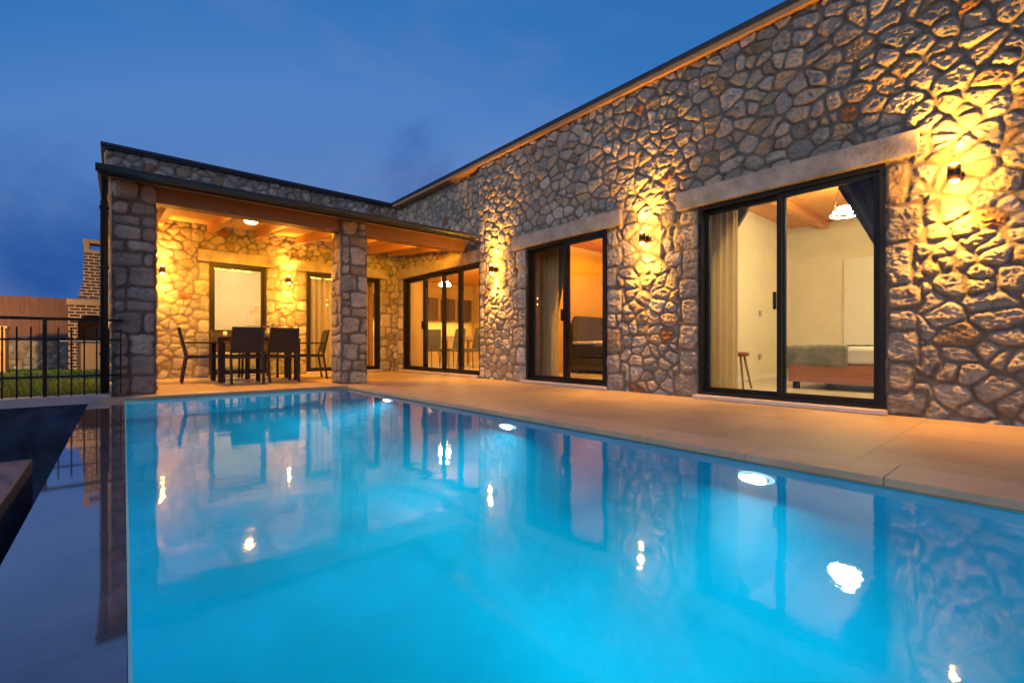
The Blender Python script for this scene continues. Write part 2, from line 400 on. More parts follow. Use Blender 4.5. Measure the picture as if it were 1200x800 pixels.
def stone_field(U, V, seed, rects=(), rubble=True, cell=(0.190, 0.148), hscale=1.0):
    """U, V flat arrays in metres -> height over the wall plane, colour"""
    n = len(U)
    amp = 0.026 if rubble else 0.034
    Uw = U + amp*(fbm(U*(7 if rubble else 5), V*(7 if rubble else 5), seed+1, 3)-.5)*2; Vw = V + amp*(fbm(U*(7 if rubble else 5), V*(7 if rubble else 5), seed+2, 3)-.5)*2
    esum = np.zeros(n); KS = 80.0
    edge = np.full(n, 9.0); r1 = np.zeros(n); r2 = np.zeros(n); r3 = np.zeros(n); r4 = np.zeros(n); du = np.zeros(n); dv = np.zeros(n)
    if rubble:
        cu, cv = cell
        gi = np.floor(Uw/cu).astype(np.int64); gj = np.floor(Vw/cv).astype(np.int64)
        best = np.full(n, 1e9); bi = np.zeros(n, np.int64); bj = np.zeros(n, np.int64); bs = np.zeros(n, np.int64); bx = np.zeros(n); by = np.zeros(n)
        cand = []
        for di in range(-2, 3):
            for dj in range(-2, 3):
                for s in (0, 1):
                    I = gi+di; J = gj+dj
                    ex = hsh(I, J, seed+5)
                    ok = (ex > 0.12) if s == 0 else (ex > 0.88)
                    off = np.where(J % 2 == 0, 0.0, 0.5)
                    px = (I + off + 0.12 + 0.76*hsh(I, J, seed+11+s*50))*cu; py = (J + 0.12 + 0.76*hsh(I, J, seed+13+s*50))*cv
                    asp = 1.0
                    d = np.where(ok, (Uw-px)**2 + ((Vw-py)*1.22)**2, 1e9)
                    cand.append((d, px, py, I, J, s))
                    u = d < best
                    best = np.where(u, d, best); bi = np.where(u, I, bi); bj = np.where(u, J, bj); bs = np.where(u, s, bs); bx = np.where(u, px, bx); by = np.where(u, py, by)
        for d, px, py, I, J, s in cand:
            L = np.sqrt((px-bx)**2 + ((py-by)*1.22)**2)
            e = np.where((L > 1e-6) & (d < 1e8), (d-best)/(2*np.maximum(L, 1e-6)), 9.0)
            esum += np.exp(-KS*np.minimum(e, 1.0))
        edge = -np.log(esum+1e-9)/KS + 0.006
        k = bi*2+bs
        r1 = hsh(k, bj, seed+21); r2 = hsh(k, bj, seed+22); r3 = hsh(k, bj, seed+23); r4 = hsh(k, bj, seed+24)
        du = Uw-bx; dv = Vw-by
    for q, (a0, a1, b0, b1) in enumerate(rects):
        cu_ = np.maximum(np.maximum(a0-Uw, Uw-a1), np.maximum(b0-Vw, Vw-b1))   # >0 outside
        inside = cu_ <= 0
        ax_ = np.minimum(Uw-a0, a1-Uw); az_ = np.minimum(Vw-b0, b1-Vw)
        sm_ = -np.log(np.exp(-48*np.clip(ax_, -.5, .5))+np.exp(-48*np.clip(az_, -.5, .5)))/48 + .004
        qa = np.full(n, q, np.int64); qb = qa*0+7
        edge = np.where(inside, np.maximum(sm_, 0), np.minimum(edge, np.maximum(cu_, 0)))
        r1 = np.where(inside, hsh(qa, qb, seed+31), r1); r2 = np.where(inside, hsh(qa, qb, seed+32)*0.95, r2)
        r3 = np.where(inside, hsh(qa, qb, seed+33)*0.6+.2, r3); r4 = np.where(inside, hsh(qa, qb, seed+34)*0.5+.25, r4)
        du = np.where(inside, Uw-(a0+a1)/2, du); dv = np.where(inside, Vw-(b0+b1)/2, dv)
    w = (0.007 if rubble else 0.006) + 0.012*fbm(U*3, V*3, seed+40, 2)
    t = np.clip((edge-w)/0.032, 0, 1)
    prof = 1-(1-t)**2.4
    h = (0.012 + 0.016*r3)*prof
    h += prof*(du*(r4-.5)*0.12 + dv*(r1-.5)*0.12)
    wq = fbm(U*9, V*9, seed+55, 3)
    rough = (ridged(U*6+r1*40, V*9.5+r2*40, seed+50, 4)-.55)*0.026 + (ridged(U*19+r2*20+2.2*wq, V*33+2.2*wq, seed+60, 5)-.55)*0.034 + (vnoise(U*60, V*75, seed+66)-.5)*0.007
    h += rough*np.clip(t*1.4, 0, 1)*(0.55+0.9*r2)
    h += (fbm(U*30, V*30, seed+70, 3)-.5)*0.008*(1-prof)
    h *= hscale
    m = np.clip(t*2.6, 0, 1)[:, None]
    col = stone_col(r1, r2)*m + MORTAR*(1.0 if rubble else 0.85)*(1-m)
    return h, col

def grid_lines(a, b, keys, res):
    ks = sorted({a, b, *[k for k in keys if a < k < b]})
    out = [np.array([ks[0]])]
    for p, q in zip(ks[:-1], ks[1:]):
        n = max(1, int(round((q-p)/res)))
        out.append(np.linspace(p, q, n+1)[1:])
    return np.concatenate(out)

def stone_patch(org, ud, nd, u0, u1, v0, v1, holes=(), rects=(), flats=(), rubble=True, seed=1, res=0.016, skirt=0.3, edgefix=0.0, hscale=1.0, cell=(0.190, 0.148)):
    """-> verts, faces, colours of one relief wall; v is Z, wall plane through org, stones stand out along nd"""
    org, ud, nd = np.array(org, float), np.array(ud, float), np.array(nd, float)
    us = grid_lines(u0, u1, [h for r in holes for h in r[:2]], res); vs = grid_lines(v0, v1, [h for r in holes for h in r[2:]], res)
    nu, nv = len(us), len(vs)
    UU, VV = np.meshgrid(us, vs, indexing='ij'); U = UU.ravel(); V = VV.ravel()
    h, col = stone_field(U, V, seed, rects, rubble, hscale=hscale, cell=cell)
    for f in flats:
        h[(U > f[0]+.012) & (U < f[1]-.012) & (V > f[2]+.012) & (V < f[3]-.012)] = -0.03
    if edgefix > 0:
        de = np.minimum(U-u0, u1-U); h *= np.clip(de/edgefix, 0, 1)**0.5
    P = org + U[:, None]*ud + V[:, None]*np.array((0, 0, 1.0)) + h[:, None]*nd
    uc = (us[:-1]+us[1:])/2; vc = (vs[:-1]+vs[1:])/2
    UC, VC = np.meshgrid(uc, vc, indexing='ij'); keep = np.ones(UC.shape, bool)
    for r in holes: keep &= ~((UC > r[0]) & (UC < r[1]) & (VC > r[2]) & (VC < r[3]))
    ii, jj = np.nonzero(keep)
    a = ii*nv+jj; F = np.stack([a, a+nv, a+nv+1, a+1], 1)
    verts = [P]; faces = [F]; cols = [col]; base = len(P)
    if skirt > 0:
        kp = np.zeros((nu+1, nv+1), bool); kp[1:-1, 1:-1] = keep
        E = []
        vi, vj = np.nonzero(kp[1:, 1:-1] != kp[:-1, 1:-1])   # edges along v at line i
        E.append(np.stack([vi*nv+vj, vi*nv+vj+1], 1))
        hi, hj = np.nonzero(kp[1:-1, 1:] != kp[1:-1, :-1])
        E.append(np.stack([hi*nv+hj, (hi+1)*nv+hj], 1))
        E = np.concatenate(E)
        ids = np.unique(E); mp = {int(k): base+i for i, k in enumerate(ids)}
        Q = org + U[ids][:, None]*ud + V[ids][:, None]*np.array((0, 0, 1.0)) - skirt*nd
        verts.append(Q); cols.append(col[ids]*0+np.array((0.34, 0.31, 0.28)))
        faces.append(np.array([(int(e0), int(e1), mp[int(e1)], mp[int(e0)]) for e0, e1 in E]))
    return np.concatenate(verts), np.concatenate(faces), np.concatenate(cols)

def relief_obj(name, patches, parent, flip=False):
    V = []; F = []; K = []; b = 0
    for v, f, c in patches:
        V.append(v); F.append(f+b); K.append(c); b += len(v)
    V = np.concatenate(V); F = np.concatenate(F); K = np.concatenate(K)
    used = np.zeros(len(V), bool); used[F.ravel()] = True
    rm = np.cumsum(used)-1; V = V[used]; K = K[used]; F = rm[F]
    me = bpy.data.meshes.new(name)
    me.vertices.add(len(V)); me.vertices.foreach_set('co', V.astype(np.float32).ravel())
    me.loops.add(F.size); me.loops.foreach_set('vertex_index', F.astype(np.int32).ravel())
    me.polygons.add(len(F)); me.polygons.foreach_set('loop_start', (np.arange(len(F))*4).astype(np.int32))
    me.update(calc_edges=True); me.validate()
    at = me.attributes.new('stone', 'FLOAT_COLOR', 'POINT')
    at.data.foreach_set('color', np.concatenate([K, np.ones((len(K), 1))], 1).astype(np.float32).ravel())
    me.polygons.foreach_set('use_smooth', np.ones(len(F), bool))
    return mesh_obj(name, me, M['stone'], parent)

def quoins(a, dirn, v0, v1, rng, w=(0.2, 0.42), hh=(0.17, 0.36)):
    """stack of squared stones beside an opening edge at u=a, growing along dirn"""
    out = []; v = v0; k = 0
    while v < v1-0.05:
        h = rng.uniform(*hh)
        if v1-(v+h) < 0.12: h = v1-v
        ww = rng.uniform(w[0], (w[0]+w[1])/2) if k % 2 else rng.uniform((w[0]+w[1])/2, w[1])
        out.append((min(a, a+dirn*ww), max(a, a+dirn*ww), v, v+h))
        v += h; k += 1
    return out

def ashlar(u0, u1, v0, v1, rng):
    out = []; v = v0; last = None
    while v < v1-0.04:
        h = rng.uniform(0.13, 0.29)
        if v1-(v+h) < 0.14: h = v1-v
        w = u1-u0; mode = rng.choice([0, 1, 2, 2, 3])
        s = u0+w*rng.choice([rng.uniform(.28, .42), rng.uniform(.58, .72)])
        if mode == 0 and h < .15: out.append((u0, u1, v, v+h))
        elif mode in (3, 1) and h > .21:
            m = v+h*rng.uniform(.4, .6)
            if s-u0 < u1-s: out += [(u0, s, v, m), (u0, s, m, v+h), (s, u1, v, v+h)]
            else: out += [(u0, s, v, v+h), (s, u1, v, m), (s, u1, m, v+h)]
        else: out += [(u0, s, v, v+h), (s, u1, v, v+h)]
        v += h
    return out

# ------------------------------------------------------------------ the villa
XW = 5.19            # plane behind the stones of the long wing
XR = 5.30            # the same wing where it is set back behind the terrace
YB = 10.53           # wall of the rear wing
ZT = 3.95
villa = empty('stone_villa', (5.2, 7, 0), label='rubble stone villa with flat roof, timber porch and lit sliding doors', cat='villa')
VO = Vector((5.2, 7, 0))
def vp(o):            # keep world coordinates for a part of the villa
    o.location = -VO if o.parent == villa else o.location
    return o
def VB(mb, name, mat): return vp(mb.build(name, mat, villa))

rng = random.Random(3)
D2 = (0.99, 2.72, 0.045, 2.215); D1 = (4.05, 5.70, 0.045, 2.215)
DT = (7.10, 10.20, 0.045, 2.19)
DA = (1.40, 2.38, 0.045, 2.20); DB = (3.17, 4.84, 0.045, 2.20)
LINT = {}
# long wing: u = Y
rects = []
for d in (D2, D1):
    rects += quoins(d[0], -1, 0.0, 2.2, rng, (0.15, 0.30)); rects += quoins(d[1], 1, 0.0, 2.2, rng, (0.17, 0.33))
rects += quoins(7.0, -1, 0.0, 2.9, rng, (0.12, 0.2), (0.12, 0.25))
flats = [(0.76, 2.97, 2.215, 2.425), (3.78, 6.01, 2.215, 2.425)]
p_near = stone_patch((XW, 0, 0), (0, 1, 0), (-1, 0, 0), -2.6, 3.2, 0, ZT, [D2], rects, flats, seed=11, res=0.0085)
p_far = stone_patch((XW, 0, 0), (0, 1, 0), (-1, 0, 0), 3.2, 7.0, 0, ZT, [D1], rects, flats, seed=11, res=0.013)
# merge the two patches along u=3.2 without a skirt between: build as one part
vp(relief_obj('stone_wall', [p_near, p_far], villa))
rr = quoins(DT[1], 1, 0, 2.19, rng, (0.2, 0.3))
vp(relief_obj('stone_wall', [stone_patch((XR, 0, 0), (0, 1, 0), (-1, 0, 0), 6.95, 10.6, 0, ZT, [DT], rr, [(7.0, 10.26, 2.19, 2.42)], seed=23, res=0.024)], villa))
rb = []
for d in (DA, DB):
    rb += quoins(d[0], -1, 0, 2.2, rng, (0.15, 0.3)); rb += quoins(d[1], 1, 0, 2.2, rng, (0.15, 0.3))
vp(relief_obj('stone_wall', [stone_patch((0, YB, 0), (1, 0, 0), (0, -1, 0), -0.09, 5.36, 0, ZT, [DA, DB], rb, [(1.21, 2.48, 2.2, 2.42), (2.83, 5.03, 2.2, 2.42)], seed=37, res=0.024, hscale=0.7)], villa))
# left flank of the rear wing
vp(relief_obj('stone_wall', [stone_patch((-0.09, 0, 0), (0, 1, 0), (-1, 0, 0), YB, 14.4, 0, ZT, [], [], seed=41, res=0.05)], villa))

# columns
def column(x0, x1, y0, y1, z1, seed):
    ps = []
    r = random.Random(seed)
    for (org, ud, nd, L) in (((x0, y0, 0), (1,0,0), (0,-1,0), x1-x0), ((x1, y0, 0), (0,1,0), (1,0,0), y1-y0), ((x1, y1, 0), (-1,0,0), (0,1,0), x1-x0), ((x0, y1, 0), (0,-1,0), (-1,0,0), y1-y0)):
        ps.append(stone_patch(org, ud, nd, 0, L, 0, z1, [], ashlar(0, L, 0, z1, r), [], rubble=False, seed=seed+len(ps)*7, res=0.0135, skirt=0, edgefix=0.03, hscale=0.75))
    return vp(relief_obj('stone_column', ps, villa))
column(-0.01, 0.41, 7.33, 7.75, 2.60, 5)
column(2.73, 3.15, 7.33, 7.75, 2.60, 9)

# lintels
for (x0, x1, y0, y1, z0, z1) in ((XW-.072, XW+.25, 0.76, 2.97, 2.217, 2.425), (XW-.072, XW+.25, 3.78, 6.01, 2.217, 2.425), (XR-.07, XR+.2, 7.0, 10.26, 2.192, 2.42)):
    VB(MB().box(x0, x1, y0, y1, z0, z1, .008), 'lintel', M['lintel'])
for (x0, x1) in ((1.21, 2.48), (2.83, 5.03)):
    VB(MB().box(x0, x1, YB-.07, YB+.2, 2.202, 2.42, .008), 'lintel', M['lintel'])

# roof edges
b = MB(); b.box(XW-.095, XR+5.2, -2.9, 10.9, 3.985, 4.04)
VB(b, 'roof_slab', M['roofmetal'])
VB(MB().box(XW-.078, XW+.2, -2.85, 10.4, 3.925, 3.983), 'fascia_board', M['fascia'])
VB(MB().box(-0.16, XW-.097, 10.43, 14.6, 3.985, 4.035), 'roof_slab', M['roofmetal'])
VB(MB().box(-0.145, XW-.08, 10.455, 10.56, 3.95, 3.983), 'fascia_board', M['roofmetal'])

# terrace roof: front beam, sloping rafters, boards, gutter, downpipe
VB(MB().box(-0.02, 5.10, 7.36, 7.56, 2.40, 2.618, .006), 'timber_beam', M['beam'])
VB(MB().box(0.0, 5.10, 7.34, 7.358, 2.596, 2.622), 'trim_board', M['fascia'])
sl = 0.092
def zc(y): return 2.53 + (y-7.15)*sl
for x in (0.10, 0.62, 1.40, 2.18, 2.96, 3.74, 4.52, 5.04):
    VB(MB().bar((x, 7.50, zc(7.50)-.02), (x, 10.44, zc(10.44)-.02), 0.10, 0.15), 'rafter', M['rafter'])
b = MB()
for k in range(38):
    x0 = -0.10 + k*0.1389
    b.hexa([(x0,7.02,zc(7.02)+.055),(x0+.1345,7.02,zc(7.02)+.055),(x0+.1345,10.46,zc(10.46)+.055),(x0,10.46,zc(10.46)+.055)],
           [(x0,7.02,zc(7.02)+.078),(x0+.1345,7.02,zc(7.02)+.078),(x0+.1345,10.46,zc(10.46)+.078),(x0,10.46,zc(10.46)+.078)])
VB(b, 'ceiling_boards', M['boards'])
b = MB(); b.hexa([(-.14,6.99,zc(6.99)+.08),(5.12,6.99,zc(6.99)+.08),(5.12,10.46,zc(10.46)+.08),(-.14,10.46,zc(10.46)+.08)],
                 [(-.14,6.99,zc(6.99)+.12),(5.12,6.99,zc(6.99)+.12),(5.12,10.46,zc(10.46)+.12),(-.14,10.46,zc(10.46)+.12)])
VB(b, 'terrace_roof', M['roofmetal'])
b = MB(); b.box(-0.12, 5.12, 7.06, 7.09, 2.545, 2.66)      # fascia behind the gutter
VB(b, 'fascia_board', M['gutter'])
b = MB()
prof = [(0.0, 0.035)] + [(-0.058+0.058*math.cos(a), 0.02-0.058*math.sin(a)) for a in np.linspace(0, PI, 9)] + [(-0.116, 0.035), (-0.122, 0.04), (-0.122, 0.03)]
rings = []
for x in (-0.15, 5.10):
    rings.append([b.bm.verts.new((x, 7.056+p, 2.60+q)) for p, q in prof])
for i in range(len(prof)-1):
    b.bm.faces.new((rings[0][i], rings[0][i+1], rings[1][i+1], rings[1][i]))
for rg in rings: b.bm.faces.new(rg[1:10])
VB(b, 'gutter', M['gutter'])
b = MB(); b.tube([(-0.075, 7.0, 2.58), (-0.075, 7.02, 2.50), (-0.078, 7.20, 2.38), (-0.078, 7.235, 2.28), (-0.078, 7.235, 0.05)], 0.036, 12)
for z in (0.5, 1.5, 2.2): b.box(-0.122, -0.034, 7.2, 7.28, z, z+.025)
VB(b, 'downpipe', M['iron'])

# ---- sliding doors
def sliding_door(plane, fixed, a0, a1, z0, z1, splits, face=1, handle_at=(), sill=True, fw=0.042, sw=0.044):
    """plane 'x': door stands in x=fixed, spans y a0..a1, outside towards -x; plane 'y' likewise"""
    root = empty('sliding_door', parent=villa); vp(root)
    def bx(mb, p0, p1, q0, q1, za, zb, bev=0.0):   # p along wall, q depth from the outer face inwards
        if plane == 'x': mb.box(fixed+q0, fixed+q1, p0, p1, za, zb, bev)
        else: mb.box(p0, p1, fixed+q0, fixed+q1, za, zb, bev)
    f = MB()
    bx(f, a0, a0+fw, 0, .14, z0, z1); bx(f, a1-fw, a1, 0, .14, z0, z1)
    bx(f, a0+fw, a1-fw, 0, .14, z1-fw*1.15, z1); bx(f, a0+fw, a1-fw, 0, .14, z0, z0+fw*.8)
    f.build('door_frame', M['frame'], root)
    es = [a0+fw] + list(splits) + [a1-fw]
    for i, (e0, e1) in enumerate(zip(es[:-1], es[1:])):
        q0 = 0.025 if i % 2 == 0 else 0.08
        o0 = -0.03 if i > 0 else 0.002; o1 = 0.03 if i < len(es)-2 else -0.002
        s = MB(); za, zb = z0+fw*.8+.003, z1-fw*1.15-.003
        l0, l1 = e0+o0, e1+o1
        bx(s, l0, l0+sw, q0, q0+.045, za, zb); bx(s, l1-sw, l1, q0, q0+.045, za, zb)
        bx(s, l0+sw, l1-sw, q0, q0+.045, zb-sw, zb); bx(s, l0+sw, l1-sw, q0, q0+.045, za, za+sw)
        s.build('sash', M['frame'], root)
        g = MB(); qm = q0+.022
        if plane == 'x': g.quad((fixed+qm, l0+sw, za+sw), (fixed+qm, l1-sw, za+sw), (fixed+qm, l1-sw, zb-sw), (fixed+qm, l0+sw, zb-sw))
        else: g.quad((l0+sw, fixed+qm, za+sw), (l1-sw, fixed+qm, za+sw), (l1-sw, fixed+qm, zb-sw), (l0+sw, fixed+qm, zb-sw))
        g.build('glass_pane', M['glass'], root)
    for h in handle_at:
        hb = MB(); bx(hb, h-.012, h+.012, -.008, .03, 0.98, 1.16, .004); hb.build('handle', M['blackpl'], root)
    if sill:
        s = MB(); bx(s, a0-.02, a1+.02, -.11, .14, 0.004, z0-.003, .005); s.build('sill', M['sill'], root)
    return root
FX = XW-0.015
sliding_door('x', FX, *D2, [1.855], handle_at=(1.90,))
sliding_door('x', FX, *D1, [4.86], handle_at=(4.90,))
sliding_door('x', XR-0.01, *DT, [7.87, 8.50, 9.28], handle_at=(9.32,))
sliding_door('y', YB-0.015, *DA, [], sill=True)
sliding_door('y', YB-0.015, *DB, [4.00], handle_at=(3.96,))

# ---- rooms
def room(name_cat, x0, x1, y0, y1, h, wallmat, walls='xXyY', ceil=True):
    t = 0.1
    VB(MB().box(x0, x1, y0, y1, -0.04, 0.035), 'room_floor', M['roomfloor'])
    if ceil: VB(MB().box(x0, x1, y0, y1, h, h+.08), 'room_ceiling', M['roomceil'])
    b = MB(); z0, z1 = 0.035, h
    if 'X' in walls: b.box(x1, x1+t, y0, y1, z0, z1)
    if 'x' in walls: b.box(x0-t, x0, y0, y1, z0, z1)
    if 'Y' in walls: b.box(x0, x1, y1, y1+t, z0, z1)
    if 'y' in walls: b.box(x0, x1, y0-t, y0, z0, z1)
    VB(b, 'room_wall', wallmat)
room('bed', XW+.31, 9.7, -1.6, 3.28, 2.80, M['plaster'], 'XYy')
room('bed', XW+.31, 9.3, 3.55, 6.85, 2.75, M['plaster_warm'], 'XYy')
room('living', XR+.31, 10.2, 7.0, 14.2, 2.80, M['plaster_warm'], 'XYy')
room('living', 0.25, XR+.308, YB+.31, 14.2, 2.80, M['plaster'], 'xY')
# skirting boards and rafters in the bedroom
b = MB(); b.box(XW+.6, 9.68, 3.262, 3.277, 0.036, 0.11); b.box(9.682, 9.697, -1.5, 3.2, 0.036, 0.11)
VB(b, 'skirting_board', M['white'])
for y in (0.0, 0.9, 1.8, 2.7):
    VB(MB().box(XW+.35, 9.69, y-.05, y+.05, 2.69, 2.798), 'room_rafter', M['roomceil'])
# outer shell at the back
b = MB(); b.box(10.35, 10.5, -2.6, 14.4, 0, ZT); b.box(XW+.31, 10.34, -2.6, -2.45, 0, ZT); b.box(-0.05, 10.34, 14.4, 14.55, 0, ZT)
VB(b, 'rendered_wall', M['render'])
# interior door of the bedroom
idr = empty('room_door', parent=villa); vp(idr)
MB().box(9.66, 9.695, 1.55, 2.42, 0.04, 2.1, .004).build('door_leaf', M['white'], idr)
b = MB(); b.box(9.63, 9.66, 1.60, 1.625, 1.02, 1.14); b.box(9.61, 9.63, 1.60, 1.72, 1.085, 1.105); b.box(9.64, 9.66, 1.60, 1.625, 0.93, 0.97)
b.build('handle', M['blackpl'], idr)

# ------------------------------------------------------------------ setting: deck, pool, water, ground
PX = 2.69; PYF = 7.05; PYN = -3.2
def lx(y): return 0.03 + (y-1.15)*0.0137         # inner pool edge on the left
def cx(y): return -0.251 + (y-2.0)*0.0090        # outer edge of the wet coping
WZ = -0.041
b = MB()
b.prism([(PX+.002, PYN), (12.0, PYN), (12.0, 14.4), (-0.1, 14.4), (-0.1, PYF+.002), (PX-.12, PYF+.002), (PX-.03, PYF-.04), (PX+.002, PYF-.13)], -0.06, 0.0)
tag(b.build('deck', M['deck']), kind='structure')
b = MB(); y = PYN
while y < PYF-.2:
    y1 = min(y+.62, PYF-.145); b.box(PX-.014, PX+.33, y, y1-.0025, -.034, .004, .003); y = y1
    if y1 >= PYF-.146: break
x = 0.18
while x < PX-.2:
    x1 = min(x+.62, PX-.14); b.box(x, x1-.004, PYF-.012, PYF+.22, -.034, .004, .004); x = x1
    if x1 >= PX-.141: break
tag(b.build('pool_edge_slabs', M['edgeslab']), kind='structure')
b = MB()
b.prism([(lx(PYF)+.05, PYF+.0), (PX-.12, PYF), (PX-.032, PYF-.041), (PX, PYF-.13), (PX, PYN), (lx(PYN), PYN), (lx(PYF), PYF)], -1.5, -1.42)
for (x0, x1, y0, y1) in ((PX, PX+.15, PYN, PYF-.1), (lx(PYF)-.05, PX+.15, PYF, PYF+.15), (-.4, PX+.15, PYN-.15, PYN)):
    b.box(x0, x1, y0, y1, -1.5, -0.061)
b.hexa([(lx(PYN)-.13,PYN,-1.5),(lx(PYN)-.002,PYN,-1.5),(lx(PYF)-.002,PYF,-1.5),(lx(PYF)-.13,PYF,-1.5)], [(lx(PYN)-.13,PYN,-.075),(lx(PYN)-.002,PYN,-.075),(lx(PYF)-.002,PYF,-.075),(lx(PYF)-.13,PYF,-.075)])
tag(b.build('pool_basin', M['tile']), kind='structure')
b = MB()
b.quad((lx(PYN)-.004, PYN, WZ), (PX+.002, PYN, WZ), (PX+.002, PYF, WZ), (lx(PYF)-.004, PYF, WZ))
tag(b.build('water', M['water']), kind='structure')
cr = 1.05                                             # coved foot of the deck-side wall
cv = [(PX-cr+cr*math.sin(a)-.002, -1.4206+cr-cr*math.cos(a)) for a in np.linspace(0, PI/2, 49)]
V_ = [p for xa, za in cv for p in ((xa, PYN, za), (xa, PYF, za))]
me = bpy.data.meshes.new('pool_cove'); me.from_pydata(V_, [], [(2*k, 2*k+2, 2*k+3, 2*k+1) for k in range(48)])
for p in me.polygons: p.use_smooth = True
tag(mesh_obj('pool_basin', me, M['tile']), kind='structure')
# thin bright rim tile along the overflow edge
b = MB(); b.hexa([(lx(PYN)-.008,PYN,-.30),(lx(PYN)-.001,PYN,-.30),(lx(PYF)-.001,PYF,-.30),(lx(PYF)-.008,PYF,-.30)], [(lx(PYN)-.008,PYN,WZ+.003),(lx(PYN)-.001,PYN,WZ+.003),(lx(PYF)-.001,PYF,WZ+.003),(lx(PYF)-.008,PYF,WZ+.003)])
tag(b.build('pool_rim', M['poolrim']), kind='structure')
b = MB(); b.hexa([(cx(PYN),PYN,-.75),(lx(PYN)-.0085,PYN,-.75),(lx(PYF)-.0085,PYF+.12,-.75),(cx(PYF),PYF+.12,-.75)], [(cx(PYN),PYN,WZ+.002),(lx(PYN)-.0085,PYN,WZ+.002),(lx(PYF)-.0085,PYF+.12,WZ+.002),(cx(PYF),PYF+.12,WZ+.002)])
tag(b.build('pool_coping', M['coping']), kind='structure')
# lower catch channel, its outer ledge, and the retaining kerb below the fence
GZ = -0.70
b = MB()
for (x0, x1, y0, y1) in ((-400, -3.0, -400, 400), (-3.0, 400, 14.6, 400), (-3.0, 400, -400, -3.5), (12.0, 400, -3.5, 14.6)):
    b.quad((x0, y0, GZ), (x1, y0, GZ), (x1, y1, GZ), (x0, y1, GZ))
tag(b.build('ground', M['soil']), kind='structure')
b = MB(); b.quad((-3.0, -3.5, GZ), (-0.02, -3.5, GZ), (-0.02, 7.5, GZ), (-3.0, 7.5, GZ))
tag(b.build('channel_floor', M['darktile']), kind='structure')
b = MB(); b.box(-1.3, -0.49, -3.4, 5.35, GZ, -0.30, .01)
tag(b.build('channel_ledge', M['ledge']), 'low grey concrete ledge beside the dark overflow channel', 'ledge')
b = MB(); b.box(-9.0, -0.02, 7.18, 7.42, -0.06, 0.04, .008)
tag(b.build('kerb', M['kerb']), kind='structure')
b = MB(); b.box(-9.0, -0.10, 7.21, 7.40, GZ, -0.061)
tag(b.build('retaining_wall', M['darktile']), kind='structure')
b = MB(); b.box(-9.0, -0.101, 7.422, 17.2, GZ, 0.0)
tag(b.build('lawn', M['lawn']), kind='structure')
# grass blades
n = 26000; rg = np.random.default_rng(4)
gx = -0.12 - rg.random(n)**1.3*4.5; gy = 7.44 + rg.random(n)*9.1; hh = .03+.045*rg.random(n); an = rg.random(n)*6.28; ww = .006+.006*rg.random(n)
V = np.zeros((n*3, 3)); V[0::3] = np.stack([gx-ww*np.cos(an), gy-ww*np.sin(an), 0*gx], 1); V[1::3] = np.stack([gx+ww*np.cos(an), gy+ww*np.sin(an), 0*gx], 1)
V[2::3] = np.stack([gx+(rg.random(n)-.5)*.05, gy+(rg.random(n)-.5)*.05, hh], 1)
me = bpy.data.meshes.new('grass'); me.from_pydata(V.tolist(), [], np.arange(n*3).reshape(-1, 3).tolist())
tag(mesh_obj('grass', me, M['blade']), kind='stuff')

# ------------------------------------------------------------------ lights helpers
def lamp(kind, name, loc, energy, col, parent=None, aim=None, size=0.05, **kw):
    L = bpy.data.lights.new(name, kind); L.energy = energy; L.color = col
    if kind == 'AREA':
        L.shape = kw.get('shape', 'DISK'); L.size = size
        if 'size_y' in kw: L.size_y = kw['size_y']
    else: L.shadow_soft_size = size
    if kind == 'SPOT': L.spot_size = math.radians(kw.get('cone', 80)); L.spot_blend = kw.get('blend', 0.6)
    o = bpy.data.objects.new(name, L); C.objects.link(o); o.location = loc
    if aim is not None: o.rotation_euler = Vector(aim).to_track_quat('-Z', 'Y').to_euler()
    if parent: o.parent = parent
    return o
WARM = (1.0, 0.41, 0.05)
KWALL = 245.0

def wall_lamp(loc, nd, label, p=1.0):
    """loc on the wall face, nd = outward direction"""
    rot = math.atan2(nd[1], nd[0])
    r = empty('wall_lamp', loc, rot, label, 'wall lamp', 'up and down lamps on the stone walls')
    MB().box(0.0, 0.02, -.035, .035, -.05, .05, .004).build('backplate', M['lampbody'], r)
    b = MB(); seg = 18
    b.lathe([(0.036, -.055), (0.042, -.055), (0.042, .055), (0.036, .055), (0.036, .045), (0.0, .045)], seg, (0.105, 0, 0))
    b.lathe([(0.0, -.045), (0.036, -.045), (0.036, -.055)], seg, (0.105, 0, 0))
    b.box(0.015, 0.068, -.015, .015, -.02, .02)
    b.build('housing', M['lampbody'], r)
    MB().lathe([(0.0, .046), (0.030, .046), (0.030, .070), (0.024, .076), (0.0, .077)], seg, (0.105, 0, 0)).build('lens', M['lamplens'], r)
    MB().lathe([(0.0, -.077), (0.024, -.076), (0.030, -.070), (0.030, -.046), (0.0, -.046)], seg, (0.105, 0, 0)).build('lens', M['lamplens'], r)
    for s in (1, -1):
        lamp('SPOT', 'lamp_light', (0.125, 0, s*.10), KWALL*p, WARM, r, (-0.09, 0, s*1), 0.03, cone=104, blend=1.0)
    for s in (1, -1): lamp('POINT', 'spill_light', (0.118, 0, s*.092), KWALL*p*.10, WARM, r, None, .014)
    return r
xo = XW-.045
wall_lamp((xo, 0.534, 1.965), (-1, 0), 'bronze wall lamp at the right of the bedroom door with the big bed', 1.25)
wall_lamp((xo, 3.386, 1.955), (-1, 0), 'bronze wall lamp on the stone pier between the two bedroom doors')
wall_lamp((xo, 6.455, 1.945), (-1, 0), 'bronze wall lamp at the corner where the porch roof meets the wall')
wall_lamp((0.672, YB-.045, 1.96), (0, -1), 'bronze wall lamp behind the left porch column', 0.6)
wall_lamp((2.778, YB-.045, 1.97), (0, -1), 'bronze wall lamp between the two doors behind the dining table', 0.6)

